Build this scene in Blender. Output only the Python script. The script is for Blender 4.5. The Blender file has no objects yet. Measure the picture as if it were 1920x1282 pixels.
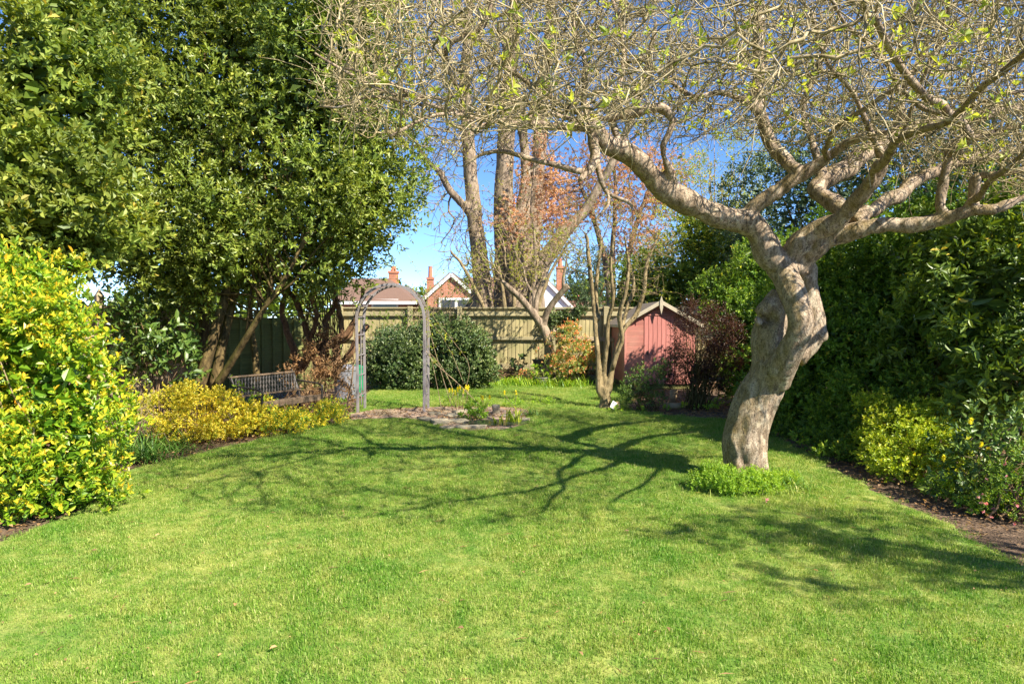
import bpy, bmesh, math, random
import numpy as np
from mathutils import Vector, Matrix, noise as mnoise

R = math.radians
rng = np.random.default_rng(7)
random.seed(7)
scene = bpy.context.scene
COL = scene.collection

# ------------------------------------------------------------------ camera, light, exposure
PITCH = R(1.835)
EYE = 1.55
FPX = 1280.0
cam_d = bpy.data.cameras.new('camera')
cam_d.sensor_width = 36; cam_d.lens = 24.0
cam_d.clip_start = 0.05; cam_d.clip_end = 1500
cam = bpy.data.objects.new('camera', cam_d); COL.objects.link(cam)
cam.location = (0, 0, EYE); cam.rotation_euler = (R(90) - PITCH, 0, 0)
scene.camera = cam

SUN_EL = R(43)
SH = Vector((-0.75, 0.66, 0)).normalized()          # ground direction of the shadows
ldir = Vector((SH.x * math.cos(SUN_EL), SH.y * math.cos(SUN_EL), -math.sin(SUN_EL)))
sun_d = bpy.data.lights.new('sun', 'SUN'); sun_d.energy = 5.0; sun_d.angle = R(0.5)
sun_d.color = (1.0, 0.925, 0.78)
sun = bpy.data.objects.new('sun', sun_d); COL.objects.link(sun)
sun.rotation_euler = ldir.to_track_quat('-Z', 'Y').to_euler()

world = bpy.data.worlds.new('World'); scene.world = world; world.use_nodes = True
wn = world.node_tree.nodes; wl = world.node_tree.links
sky = wn.new('ShaderNodeTexSky'); sky.sky_type = 'NISHITA'; sky.sun_disc = False
sky.sun_elevation = SUN_EL; sky.sun_rotation = math.atan2(-SH.x, -SH.y)
sky.air_density = 0.55; sky.dust_density = 0.0; sky.ozone_density = 3.0; sky.altitude = 900
bg = wn['Background']; bg.inputs['Strength'].default_value = 0.125
hs = wn.new('ShaderNodeHueSaturation'); hs.inputs['Saturation'].default_value = 1.12
wl.new(sky.outputs['Color'], hs.inputs['Color']); wl.new(hs.outputs[0], bg.inputs['Color'])
scene.view_settings.view_transform = 'Standard'
scene.view_settings.look = 'None'
scene.view_settings.gamma = 1
scene.view_settings.use_curve_mapping = False
scene.view_settings.exposure = 1.27
scene.cycles.max_bounces = 6
scene.cycles.diffuse_bounces = 3
scene.cycles.glossy_bounces = 2
scene.cycles.transmission_bounces = 4
scene.cycles.use_denoising = True

# ------------------------------------------------------------------ helpers
CT, ST = math.cos(PITCH), math.sin(PITCH)
def P(px, py, Y):
    """the place in the garden at distance Y seen in direction (px, py)"""
    a = (px - 960) / FPX; v = -(py - 641) / FPX
    d = (a, CT + v * ST, -ST + v * CT)
    s = Y / d[1]
    return np.array([d[0] * s, Y, EYE + d[2] * s])
def G(px, py):
    a = (px - 960) / FPX; v = -(py - 641) / FPX
    d = (a, CT + v * ST, -ST + v * CT)
    s = -EYE / d[2]
    return np.array([d[0] * s, d[1] * s, 0.0])
def project(p):
    q = p - np.array([0, 0, EYE])
    z = q[:, 1] * CT - q[:, 2] * ST
    u = q[:, 1] * ST + q[:, 2] * CT
    z = np.where(z < .05, .05, z)
    return 960 + FPX * q[:, 0] / z, 641 - FPX * u / z, z
def nrm(a):
    return a / np.maximum(np.linalg.norm(a, axis=-1, keepdims=True), 1e-9)

def mesh_np(name, V, faces, mats, tint=None, smooth=False, matidx=None):
    """faces: list of int arrays (n,k)"""
    me = bpy.data.meshes.new(name)
    V = np.ascontiguousarray(V, dtype=np.float32)
    me.vertices.add(len(V)); me.vertices.foreach_set('co', V.ravel())
    faces = [np.asarray(f, dtype=np.int32) for f in faces if len(f)]
    flat = np.concatenate([f.ravel() for f in faces])
    sizes = np.concatenate([np.full(len(f), f.shape[1], dtype=np.int32) for f in faces])
    me.loops.add(len(flat)); me.loops.foreach_set('vertex_index', flat)
    starts = np.concatenate([[0], np.cumsum(sizes)[:-1]]).astype(np.int32)
    me.polygons.add(len(sizes)); me.polygons.foreach_set('loop_start', starts)
    if matidx is not None:
        me.polygons.foreach_set('material_index', np.asarray(matidx, dtype=np.int32))
    me.update(calc_edges=True)
    me.polygons.foreach_set('use_smooth', np.full(len(sizes), bool(smooth)))
    if tint is not None:
        at = me.attributes.new('tint', 'FLOAT', 'POINT')
        at.data.foreach_set('value', np.ascontiguousarray(tint, dtype=np.float32))
    for m in (mats if isinstance(mats, (list, tuple)) else [mats]):
        me.materials.append(m)
    return me

def tagp(o, label=None, cat=None, group=None, kind=None):
    if label: o['label'] = label
    if cat: o['category'] = cat
    if group: o['group'] = group
    if kind: o['kind'] = kind
    return o
def thing(name, label, cat, loc=(0, 0, 0), group=None, rotz=0):
    o = bpy.data.objects.new(name, None); COL.objects.link(o)
    o.location = tuple(float(c) for c in loc); o.rotation_euler = (0, 0, rotz)
    o.empty_display_size = .2
    return tagp(o, label, cat, group)
def link(name, me, parent=None, world=True, kind=None, label=None):
    o = bpy.data.objects.new(name, me); COL.objects.link(o)
    if parent is not None:
        o.parent = parent
        if world:
            if parent.parent is None:
                if parent.type == 'EMPTY':
                    o.matrix_parent_inverse = (Matrix.Translation(parent.location) @ parent.rotation_euler.to_matrix().to_4x4()).inverted()
    if kind: o['kind'] = kind
    if label: o['label'] = label
    return o

# --- materials
def newmat(name):
    m = bpy.data.materials.new(name); m.use_nodes = True
    nt = m.node_tree; nt.nodes.clear()
    out = nt.nodes.new('ShaderNodeOutputMaterial')
    return m, nt, out
def N(nt, t, **kw):
    n = nt.nodes.new(t)
    for k, v in kw.items():
        if k.startswith('i_'):
            n.inputs[k[2:].replace('_', ' ')].default_value = v
        else:
            setattr(n, k, v)
    return n
def ramp(nt, stops, fac=None, interp='LINEAR'):
    r = nt.nodes.new('ShaderNodeValToRGB'); r.color_ramp.interpolation = interp
    els = r.color_ramp.elements
    while len(els) < len(stops): els.new(0.5)
    for e, (p, c) in zip(els, stops):
        e.position = p; e.color = (*c, 1) if len(c) == 3 else c
    if fac is not None: nt.links.new(fac, r.inputs[0])
    return r
def mixc(nt, a, b, fac, mode='MIX'):
    m = nt.nodes.new('ShaderNodeMix'); m.data_type = 'RGBA'; m.blend_type = mode
    for i, s in ((0, fac), (6, a), (7, b)):
        if hasattr(s, 'is_linked') or hasattr(s, 'links'): nt.links.new(s, m.inputs[i])
        elif i == 0: m.inputs[0].default_value = s
        else: m.inputs[i].default_value = (*s, 1)
    return m.outputs[2]
def noisef(nt, scale, coord='Position', detail=3, vec=None, stretch=None, rough=.55, dist=0):
    n = nt.nodes.new('ShaderNodeTexNoise'); n.inputs['Scale'].default_value = scale
    n.inputs['Detail'].default_value = detail; n.inputs['Roughness'].default_value = rough
    n.inputs['Distortion'].default_value = dist
    if coord == 'Position':
        c = nt.nodes.new('ShaderNodeNewGeometry').outputs['Position']
    else:
        c = nt.nodes.new('ShaderNodeTexCoord').outputs['Object']
    if stretch:
        mp = nt.nodes.new('ShaderNodeMapping'); mp.inputs['Scale'].default_value = stretch
        nt.links.new(c, mp.inputs[0]); c = mp.outputs[0]
    nt.links.new(c, n.inputs['Vector'])
    return n.outputs['Fac']

def leaf_mat(name, stops, rough=.42, transl=.3, spec=.5, posvar=.35, pscale=1.3, bough=.35):
    m, nt, out = newmat(name)
    at = N(nt, 'ShaderNodeAttribute', attribute_name='tint')
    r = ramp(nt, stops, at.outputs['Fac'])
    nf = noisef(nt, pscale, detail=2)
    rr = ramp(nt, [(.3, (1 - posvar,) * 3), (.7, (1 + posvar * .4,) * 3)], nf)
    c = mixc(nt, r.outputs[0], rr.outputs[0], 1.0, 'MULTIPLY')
    rv = ramp(nt, [(.40, (1, 1, 1)), (.62, (1.55, 1.28, .85))], noisef(nt, .8, detail=3))
    c = mixc(nt, c, rv.outputs[0], bough, 'MULTIPLY')
    b = N(nt, 'ShaderNodeBsdfPrincipled')
    b.inputs['Roughness'].default_value = rough
    b.inputs['Specular IOR Level'].default_value = spec
    nt.links.new(c, b.inputs['Base Color'])
    t = N(nt, 'ShaderNodeBsdfTranslucent')
    tc = mixc(nt, c, (1.5, 1.35, .45), 1.0, 'MULTIPLY')
    nt.links.new(tc, t.inputs['Color'])
    mx = N(nt, 'ShaderNodeMixShader'); mx.inputs[0].default_value = transl
    nt.links.new(b.outputs[0], mx.inputs[1]); nt.links.new(t.outputs[0], mx.inputs[2])
    nt.links.new(mx.outputs[0], out.inputs['Surface'])
    return m
def bark_mat(name, c1, c2, scale=14, moss=None, mossamt=.5, bump=.4, stretch=(1, 1, .35), lich=None, mottle_amt=.35):
    m, nt, out = newmat(name)
    n1 = noisef(nt, scale, detail=6, stretch=stretch, rough=.65, dist=.6)
    n2 = noisef(nt, scale * .16, detail=4)
    r = ramp(nt, [(.32, tuple(x * .45 for x in c1)), (.45, c1), (.66, c2)], n1)
    c = r.outputs[0]
    if lich:
        rl = ramp(nt, [(.56, (0, 0, 0)), (.62, (1, 1, 1))], noisef(nt, scale * .55, detail=5))
        c = mixc(nt, c, lich, rl.outputs[0])
    if moss:
        g = nt.nodes.new('ShaderNodeNewGeometry')
        sx = nt.nodes.new('ShaderNodeSeparateXYZ'); nt.links.new(g.outputs['Normal'], sx.inputs[0])
        ma = N(nt, 'ShaderNodeMath', operation='MULTIPLY_ADD')
        nt.links.new(n2, ma.inputs[0]); ma.inputs[1].default_value = 1.6
        nt.links.new(sx.outputs[0], ma.inputs[2])       # the side turned away from the sun side grows moss
        sb = N(nt, 'ShaderNodeMath', operation='SUBTRACT')
        nt.links.new(n2, sb.inputs[0]); sb.inputs[1].default_value = .45
        mm = N(nt, 'ShaderNodeMath', operation='MULTIPLY_ADD'); 
        nt.links.new(sx.outputs[0], mm.inputs[0]); mm.inputs[1].default_value = -.55
        nt.links.new(n2, mm.inputs[2])
        rm = ramp(nt, [(.50, (0, 0, 0)), (.50 + .35, (mossamt,) * 3)], mm.outputs[0])
        c = mixc(nt, c, moss, rm.outputs[0])
    pit = ramp(nt, [(.36, (.35,) * 3), (.5, (1,) * 3)], noisef(nt, scale * 4, detail=4, stretch=stretch, rough=.7, dist=1.2))
    c = mixc(nt, c, pit.outputs[0], 1.0, 'MULTIPLY')
    mottle = ramp(nt, [(.40, (.30,) * 3), (.50, (1,) * 3)], noisef(nt, scale * 2, detail=6, rough=.75, dist=2.0))  # dark mottling in the colour, moss and small shadows together
    c = mixc(nt, c, mottle.outputs[0], mottle_amt, 'MULTIPLY')
    b = N(nt, 'ShaderNodeBsdfPrincipled'); b.inputs['Roughness'].default_value = .9
    b.inputs['Specular IOR Level'].default_value = .2
    nt.links.new(c, b.inputs['Base Color'])
    bp = N(nt, 'ShaderNodeBump'); bp.inputs['Strength'].default_value = bump; bp.inputs['Distance'].default_value = .02
    nt.links.new(n1, bp.inputs['Height']); nt.links.new(bp.outputs[0], b.inputs['Normal'])
    nt.links.new(b.outputs[0], out.inputs['Surface'])
    return m
def plain_mat(name, c1, c2=None, scale=6, rough=.8, stretch=None, bump=.15, coord='Object', metallic=0, objvar=.0, dirt=None):
    m, nt, out = newmat(name)
    c2 = c2 or tuple(x * .75 for x in c1)
    n1 = noisef(nt, scale, coord=coord, detail=5, stretch=stretch)
    r = ramp(nt, [(.3, c1), (.7, c2)], n1); c = r.outputs[0]
    if objvar:
        oi = nt.nodes.new('ShaderNodeObjectInfo')
        rv = ramp(nt, [(0, (1 - objvar,) * 3), (1, (1 + objvar * .5,) * 3)], oi.outputs['Random'])
        c = mixc(nt, c, rv.outputs[0], 1.0, 'MULTIPLY')
    if dirt:
        rd = ramp(nt, [(.48, (0, 0, 0)), (.7, (.8,) * 3)], noisef(nt, 1.7, detail=5))
        c = mixc(nt, c, dirt, rd.outputs[0])
    b = N(nt, 'ShaderNodeBsdfPrincipled'); b.inputs['Roughness'].default_value = rough
    b.inputs['Metallic'].default_value = metallic
    nt.links.new(c, b.inputs['Base Color'])
    bp = N(nt, 'ShaderNodeBump'); bp.inputs['Strength'].default_value = bump; bp.inputs['Distance'].default_value = .01
    nt.links.new(n1, bp.inputs['Height']); nt.links.new(bp.outputs[0], b.inputs['Normal'])
    nt.links.new(b.outputs[0], out.inputs['Surface'])
    return m
def brick_mat(name, c1, c2, mortar, scale=1.0):
    m, nt, out = newmat(name)
    tc = nt.nodes.new('ShaderNodeTexCoord')
    mp = nt.nodes.new('ShaderNodeMapping'); mp.inputs['Rotation'].default_value = (R(90), 0, 0)
    nt.links.new(tc.outputs['Object'], mp.inputs[0])
    br = nt.nodes.new('ShaderNodeTexBrick'); br.inputs['Scale'].default_value = scale
    br.inputs['Brick Width'].default_value = .225; br.inputs['Row Height'].default_value = .075
    br.inputs['Mortar Size'].default_value = .008
    br.inputs['Color1'].default_value = (*c1, 1); br.inputs['Color2'].default_value = (*c2, 1)
    br.inputs['Mortar'].default_value = (*mortar, 1)
    nt.links.new(mp.outputs[0], br.inputs['Vector'])
    c = mixc(nt, br.outputs['Color'], ramp(nt, [(.35, (.75,) * 3), (.7, (1.1,) * 3)], noisef(nt, 1.3, detail=5)).outputs[0], 1.0, 'MULTIPLY')
    b = N(nt, 'ShaderNodeBsdfPrincipled'); b.inputs['Roughness'].default_value = .85
    nt.links.new(c, b.inputs['Base Color']); nt.links.new(b.outputs[0], out.inputs['Surface'])
    return m

# --- box meshes shared by size
_box = {}
def box_mesh(name, size, mat, bev=.004):
    key = (name, tuple(round(s, 3) for s in size), mat.name)
    if key in _box: return _box[key]
    bm = bmesh.new(); bmesh.ops.create_cube(bm, size=1)
    for v in bm.verts:
        v.co = Vector((v.co.x * size[0], v.co.y * size[1], v.co.z * size[2]))
    if bev and min(size) > bev * 3:
        bmesh.ops.bevel(bm, geom=bm.edges[:], offset=bev, segments=1, affect='EDGES')
    me = bpy.data.meshes.new(name); bm.to_mesh(me); bm.free(); me.materials.append(mat)
    _box[key] = me
    return me
def place_box(name, parent, c, size, mat, rot=(0, 0, 0), bev=.004, label=None, world=True):
    """c in world coordinates (world=True) or in the parent's own"""
    o = link(name, box_mesh(name, size, mat, bev), parent, world=world, label=label)
    o.location = tuple(float(x) for x in c); o.rotation_euler = rot
    return o
def bar(name, parent, a, b, w, t, mat, up=(0, 0, 1), bev=.003):
    """a box from a to b"""
    a = Vector(a); b = Vector(b); d = b - a; L = d.length; z = d.normalized(); u = Vector(up)
    x = u.cross(z)
    if x.length < 1e-4: x = Vector((1, 0, 0)).cross(z)
    x.normalize(); y = z.cross(x)
    M = Matrix((x, y, z)).transposed().to_4x4(); M.translation = (a + b) / 2
    o = link(name, box_mesh(name, (w, t, L), mat, bev), parent)
    o.matrix_basis = M
    return o

# --- tubes
def tube_arrays(chains, sides=5, cap=True, flat=1.0):
    """chains: list of (pts (k,3), radii (k,)) -> V, F"""
    chains = [c for c in chains if len(c[0]) > 1]
    pts = np.concatenate([c[0] for c in chains]); rad = np.concatenate([c[1] for c in chains])
    ks = np.array([len(c[0]) for c in chains]); ends = np.cumsum(ks); starts = ends - ks
    n = len(pts)
    nxt = np.minimum(np.arange(n) + 1, n - 1); prv = np.maximum(np.arange(n) - 1, 0)
    nxt[ends - 1] = ends - 1; prv[starts] = starts
    tan = nrm(pts[nxt] - pts[prv])
    mean = nrm(pts[ends - 1] - pts[starts] + 1e-6)
    ref = np.zeros_like(mean); ref[np.arange(len(mean)), np.argmin(np.abs(mean), axis=1)] = 1
    ref = np.repeat(ref, ks, axis=0)
    bx = nrm(np.cross(ref, tan)); by = np.cross(tan, bx)
    ang = np.arange(sides) * 2 * math.pi / sides
    V = pts[:, None] + rad[:, None, None] * (np.cos(ang)[None, :, None] * bx[:, None] + np.sin(ang)[None, :, None] * by[:, None])
    V = V.reshape(-1, 3)
    m = np.ones(n, bool); m[ends - 1] = False
    i = np.nonzero(m)[0]
    k = np.arange(sides); k2 = (k + 1) % sides
    F = np.stack([i[:, None] * sides + k, i[:, None] * sides + k2, (i[:, None] + 1) * sides + k2, (i[:, None] + 1) * sides + k], axis=-1).reshape(-1, 4)
    faces = [F]
    if cap:
        faces.append((starts[:, None] * sides + k[::-1]))
        faces.append(((ends - 1)[:, None] * sides + k))
    return V, faces
def smooth_path(pts, rad, step=.06):
    pts = np.asarray(pts, float); rad = np.asarray(rad, float)
    p = np.vstack([2 * pts[0] - pts[1], pts, 2 * pts[-1] - pts[-2]]); r = np.concatenate([[rad[0]], rad, [rad[-1]]])
    out, ro = [], []
    for i in range(1, len(p) - 2):
        n = max(2, int(np.linalg.norm(p[i + 1] - p[i]) / step))
        for t in np.arange(n) / n:
            a = 2 * p[i]; b = p[i + 1] - p[i - 1]; c = 2 * p[i - 1] - 5 * p[i] + 4 * p[i + 1] - p[i + 2]; d = -p[i - 1] + 3 * p[i] - 3 * p[i + 1] + p[i + 2]
            out.append(.5 * (a + b * t + c * t * t + d * t ** 3)); ro.append(r[i] * (1 - t) + r[i + 1] * t)
    out.append(p[-2]); ro.append(r[-2])
    return np.array(out), np.array(ro)
def tubes_obj(name, chains, mat, parent=None, sides=5, kind=None, smooth=True, label=None, cap=True):
    V, F = tube_arrays(chains, sides, cap)
    return link(name, mesh_np(name, V, F, mat, smooth=smooth), parent, kind=kind, label=label)

# --- remeshed bodies (trunks)
def solid_trunk(name, chains, mat, parent, voxel=.02, amp=.012, fr=9, amp2=0, fr2=2, sides=12, label=None, dents=()):
    V, F = tube_arrays(chains, sides)
    me = mesh_np('tmp_body', V, F, mat)
    o = bpy.data.objects.new('tmp_body', me); COL.objects.link(o)
    md = o.modifiers.new('r', 'REMESH'); md.mode = 'VOXEL'; md.voxel_size = voxel
    sm = o.modifiers.new('s', 'SMOOTH'); sm.iterations = 3; sm.factor = .5
    dg = bpy.context.evaluated_depsgraph_get()
    me2 = bpy.data.meshes.new_from_object(o.evaluated_get(dg))
    bpy.data.objects.remove(o); bpy.data.meshes.remove(me)
    n = len(me2.vertices)
    co = np.empty(n * 3, np.float32); me2.vertices.foreach_get('co', co); co = co.reshape(-1, 3)
    no = np.empty(n * 3, np.float32); me2.vertices.foreach_get('normal', no); no = no.reshape(-1, 3)
    d = np.empty(n)
    for i, v in enumerate(co):
        x = Vector((float(v[0]), float(v[1]), float(v[2])))
        a = mnoise.noise(Vector((x.x * fr, x.y * fr, x.z * fr * .45)))
        b = mnoise.noise(x * fr2 + Vector((9, 4, 2))) if amp2 else 0
        ridge = (.5 - abs(a)) * 2
        d[i] = amp * ridge + amp2 * b
    co = co + no * d[:, None]
    for c_, r_, dp in dents:
        w = np.exp(-(((co - c_) / r_) ** 2).sum(1)); co = co + (np.array([.25, 1, 0]) * dp) * w[:, None]
    me2.vertices.foreach_set('co', np.ascontiguousarray(co, dtype=np.float32).ravel())
    me2.polygons.foreach_set('use_smooth', np.ones(len(me2.polygons), bool)); me2.update()
    me2.name = name; me2.materials.clear(); me2.materials.append(mat)
    return link(name, me2, parent, label=label)

# --- space colonisation
def colonize(seedp, seedpar, attr, step, kill, infl, iters, jitter=.25, bias=(0, 0, 0), maxch=3, r=None):
    r = r or rng
    pos = [np.array(p, float) for p in seedp]; par = list(seedpar); nch = [0] * len(pos)
    A = np.array(attr, float); P0 = np.array(pos)
    best = np.full(len(A), 1e9); bi = np.zeros(len(A), int)
    def upd(new, off):
        nonlocal best, bi
        for s in range(0, len(new), 400):
            q = new[s:s + 400]
            d = ((A[:, None] - q[None]) ** 2).sum(-1); k = d.argmin(1); dm = d[np.arange(len(A)), k]
            w = dm < best; best = np.where(w, dm, best); bi = np.where(w, k + off + s, bi)
    upd(P0, 0)
    bias = np.array(bias, float)
    for it in range(iters):
        al = best > kill ** 2
        A = A[al]; best = best[al]; bi = bi[al]
        if len(A) == 0: break
        w = best < infl ** 2
        if not w.any(): break
        ids, inv = np.unique(bi[w], return_inverse=True)
        pa = np.array([pos[i] for i in ids])
        d = np.zeros((len(ids), 3)); np.add.at(d, inv, nrm(A[w] - pa[inv]))
        d = nrm(nrm(d) + bias + r.normal(0, jitter, d.shape))
        new = []; off = len(pos)
        for k, i in enumerate(ids):
            if nch[i] >= maxch: continue
            nch[i] += 1; pos.append(pa[k] + d[k] * step); par.append(int(i)); nch.append(0); new.append(pos[-1])
        if not new: break
        upd(np.array(new), off)
    return np.array(pos), np.array(par)
def skeleton(pos, par, nseed, r0=.004, ex=2.2, rmax=.06):
    n = len(pos); acc = np.zeros(n); ch = [[] for _ in range(n)]
    for i in range(n - 1, nseed - 1, -1):
        if acc[i] == 0: acc[i] = r0 ** ex
        acc[par[i]] += acc[i]
    rad = np.minimum(np.maximum(acc, 1e-12) ** (1 / ex), rmax)
    for i in range(nseed, n): ch[par[i]].append(i)
    chains = []
    starts = []
    for i in range(n):
        if i < nseed: starts += [(i, c) for c in ch[i]]
        elif len(ch[i]) > 1:
            m = max(ch[i], key=lambda k: acc[k]); starts += [(i, c) for c in ch[i] if c != m]
    for (a, c) in starts:
        idx = [a]; k = c
        while True:
            idx.append(k)
            if not ch[k]: break
            k = max(ch[k], key=lambda q: acc[q])
        rr = rad[idx].copy(); rr[0] = rr[1]
        rr[-1] *= .7
        chains.append((pos[idx], rr))
    return chains, rad, ch

# --- leaves
def leaf_quads(base, d, nm, L, W, tint, fold=.25, droop=.12, fine=False):
    d = nrm(d); nm = nrm(nm - (nm * d).sum(1, keepdims=True) * d); s = np.cross(d, nm)
    L = L[:, None]; W = W[:, None]
    n = len(base)
    if fine == 'mid':
        b = base; t = base + d * L - nm * L * droop; m1 = base + d * L * .34; m2 = base + d * L * .72 - nm * L * droop * .4
        V = np.stack([b, m1 + s * W * .46 + nm * W * fold, m2 + s * W * .40 + nm * W * fold, t, m2 - s * W * .40 + nm * W * fold, m1 - s * W * .46 + nm * W * fold], 1).reshape(-1, 3)
        i = np.arange(n)[:, None] * 6
        return V, [np.concatenate([i + [[0, 1, 2, 3]], i + [[0, 3, 4, 5]]])], np.repeat(tint, 6)
    if not fine:
        b = base; t = base + d * L - nm * L * droop
        m = base + d * L * .48
        l = m - s * W * .5 + nm * W * fold; r = m + s * W * .5 + nm * W * fold
        V = np.stack([b, r, t, l], 1).reshape(-1, 3)
        i = np.arange(n)[:, None] * 4
        F = [np.concatenate([i + [[0, 1, 2]], i + [[0, 2, 3]]])]
        return V, F, np.repeat(tint, 4)
    b = base; t = base + d * L - nm * L * droop * 1.6
    m1 = base + d * L * .3 - nm * W * .02; m2 = base + d * L * .68 - nm * L * droop * .6
    l1 = m1 - s * W * .46 + nm * W * fold; r1 = m1 + s * W * .46 + nm * W * fold
    l2 = m2 - s * W * .42 + nm * W * fold; r2 = m2 + s * W * .42 + nm * W * fold
    V = np.stack([b, r1, r2, t, l2, l1, m1, m2], 1).reshape(-1, 3)
    i = np.arange(n)[:, None] * 8
    F = [np.concatenate([i + [[0, 1, 6]], i + [[0, 6, 5]], i + [[7, 2, 3]], i + [[7, 3, 4]]]),
         np.concatenate([i + [[6, 1, 2, 7]], i + [[5, 6, 7, 4]]])]
    return V, F, np.repeat(tint, 8)
def shoots(base, dirs, n, slen, L, W, a0=70, a1=28, r=None, tipbright=0.0, uplift=.25):
    """n leaves spiralling up each shoot"""
    r = r or rng; S = len(base)
    k = np.arange(n); t = (k + .5) / n
    dirs = nrm(dirs)
    ref = np.where(np.abs(dirs[:, 2:3]) < .9, np.array([[0, 0, 1.]]), np.array([[1., 0, 0]]))
    u = nrm(np.cross(ref, dirs)); v = np.cross(dirs, u)
    ph = r.uniform(0, 6.28, (S, 1)) + k[None] * 2.4 + r.normal(0, .3, (S, n))
    a = np.radians(a0 + (a1 - a0) * t)[None] + r.normal(0, .18, (S, n))
    rad = np.cos(ph)[..., None] * u[:, None] + np.sin(ph)[..., None] * v[:, None]
    ld = np.cos(a)[..., None] * dirs[:, None] + np.sin(a)[..., None] * rad
    ld = ld + r.normal(0, .12, ld.shape); ld[..., 2] += uplift * .2
    b = base[:, None] + dirs[:, None] * (slen * r.uniform(.8, 1.2, (S, 1)) * t[None])[..., None]
    nm = dirs[:, None] * np.ones((1, n, 1)) + np.array([0, 0, uplift]) + r.normal(0, .25, ld.shape)
    sc = r.uniform(.55, 1.2, (S, n)) * np.where(t > .85, .75, 1.0)[None]
    tint = np.clip(r.uniform(0, 1, (S, n)) * (1 - tipbright) + tipbright * t[None] + r.normal(0, .08, (S, 1)), 0, 1)
    return b.reshape(-1, 3), ld.reshape(-1, 3), nm.reshape(-1, 3), (L * sc).ravel(), (W * sc).ravel(), tint.ravel()
def lump_points(lumps, n, r=None, lo=.82, hi=1.04, cull=.8):
    r = r or rng; L = np.array(lumps, float)
    area = (L[:, 3] * L[:, 4] + L[:, 3] * L[:, 5] + L[:, 4] * L[:, 5]); area /= area.sum()
    P_, D_ = [], []; got = 0
    while got < n:
        m = int((n - got) * 1.6) + 20
        k = r.choice(len(L), m, p=area); d = nrm(r.normal(0, 1, (m, 3)))
        p = L[k, :3] + L[k, 3:6] * d * r.uniform(lo, hi, (m, 1)); g = nrm(d / L[k, 3:6])
        keep = np.ones(m, bool)
        for j in range(len(L)):
            q = ((p - L[j, :3]) / L[j, 3:6]); ins = (q ** 2).sum(1) < cull ** 2
            keep &= ~(ins & (k != j))
        keep &= p[:, 2] > .02
        P_.append(p[keep]); D_.append(g[keep]); got += keep.sum()
    return np.concatenate(P_)[:n], np.concatenate(D_)[:n]
def sub_lumps(lumps, n, rmin, rmax, r=None, flat=.8):
    r = r or rng
    p, d = lump_points(lumps, n, r, .78, 1.0, .7)
    s = r.uniform(rmin, rmax, n)
    return np.column_stack([p, s, s, s * flat])
_unit = {}
def unit_leaf(mat, ratio, tint, fine):
    key = (mat.name, round(ratio, 1), round(tint, 1), fine)
    if key not in _unit:
        V, F, tt = leaf_quads(np.zeros((1, 3)), np.array([[0, 1., 0]]), np.array([[0, 0, 1.]]), np.array([1.]), np.array([round(ratio, 1)]), np.array([round(tint, 1)]), fine=fine)
        _unit[key] = mesh_np('leaf', V, F, mat, tint=tt)
    return _unit[key]
def foliage(name, parent, arr, mat, parts=0, fine=False, kind='stuff', label=None, fold=.25, droop=.12):
    b, d, nm, L, W, T = arr
    keep = b[:, 2] > .012
    b, d, nm, L, W, T = b[keep], d[keep], nm[keep], L[keep], W[keep], T[keep]
    if parts:
        px, py, z = project(b)
        vis = (px > 5) & (px < 1915) & (py > 5) & (py < 1277)
        view = nrm(np.array([0, 0, EYE]) - b)
        nn = nrm(nm - (nm * nrm(d)).sum(1, keepdims=True) * nrm(d))
        sc = L * W / z ** 2 * (.3 + np.abs((nn * view).sum(1))) * rng.uniform(.7, 1.3, len(b))
        # only the outermost leaf of each small patch of the picture can be picked
        cell = (px // 14).astype(int) * 4000 + (py // 14).astype(int)
        order = np.lexsort((z, cell)); first = np.ones(len(order), bool); first[1:] = cell[order][1:] != cell[order][:-1]
        front = np.zeros(len(b), bool); front[order[first]] = True
        sc = np.where(vis & front, sc, 0)
        top = np.argsort(-sc)[:parts]; top = top[sc[top] > 0]
        for i in top:
            dd = Vector(nrm(d[i])); n_ = Vector(nm[i]); n_ = (n_ - n_.dot(dd) * dd).normalized(); s_ = dd.cross(n_)
            M = Matrix((s_ * float(L[i]), dd * float(L[i]), n_ * float(L[i]))).transposed().to_4x4(); M.translation = Vector(b[i])
            o = link('leaf', unit_leaf(mat, W[i] / L[i], T[i], fine), parent); o.matrix_basis = M
        m = np.ones(len(b), bool); m[top] = False
        b, d, nm, L, W, T = b[m], d[m], nm[m], L[m], W[m], T[m]
    V, F, tt = leaf_quads(b, d, nm, L, W, T, fold=fold, droop=droop, fine=fine)
    return link(name, mesh_np(name, V, F, mat, tint=tt), parent, kind=kind, label=label)
def bush_arr(lumps, nsub, rmin, rmax, nsh, nleaf, slen, L, W, tip=0., up=.35, r=None, flat=.8, a0=70, a1=28, subcull=.75):
    r = r or rng
    sl = sub_lumps(lumps, nsub, rmin, rmax, r, flat) if nsub else np.array(lumps, float)
    p, d = lump_points(sl, nsh, r, .6, 1.05, subcull if nsub else .8)
    d = nrm(d + np.array([0, 0, up]) + r.normal(0, .4, d.shape))
    if nsub: p = p + r.normal(0, .20 * rmax, p.shape); p[:, 2] = np.maximum(p[:, 2], .02)
    return shoots(p, d, nleaf, slen, L, W, a0, a1, r, tip)
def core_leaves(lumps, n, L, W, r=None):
    # oversized dark inner leaves, added as blockers to close gaps in the crown
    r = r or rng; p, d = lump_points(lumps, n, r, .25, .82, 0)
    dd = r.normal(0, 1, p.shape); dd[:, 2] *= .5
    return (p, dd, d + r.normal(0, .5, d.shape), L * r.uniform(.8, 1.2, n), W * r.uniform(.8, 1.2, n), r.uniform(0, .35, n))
def join(a, b): return tuple(np.concatenate([x, y]) for x, y in zip(a, b))
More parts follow.
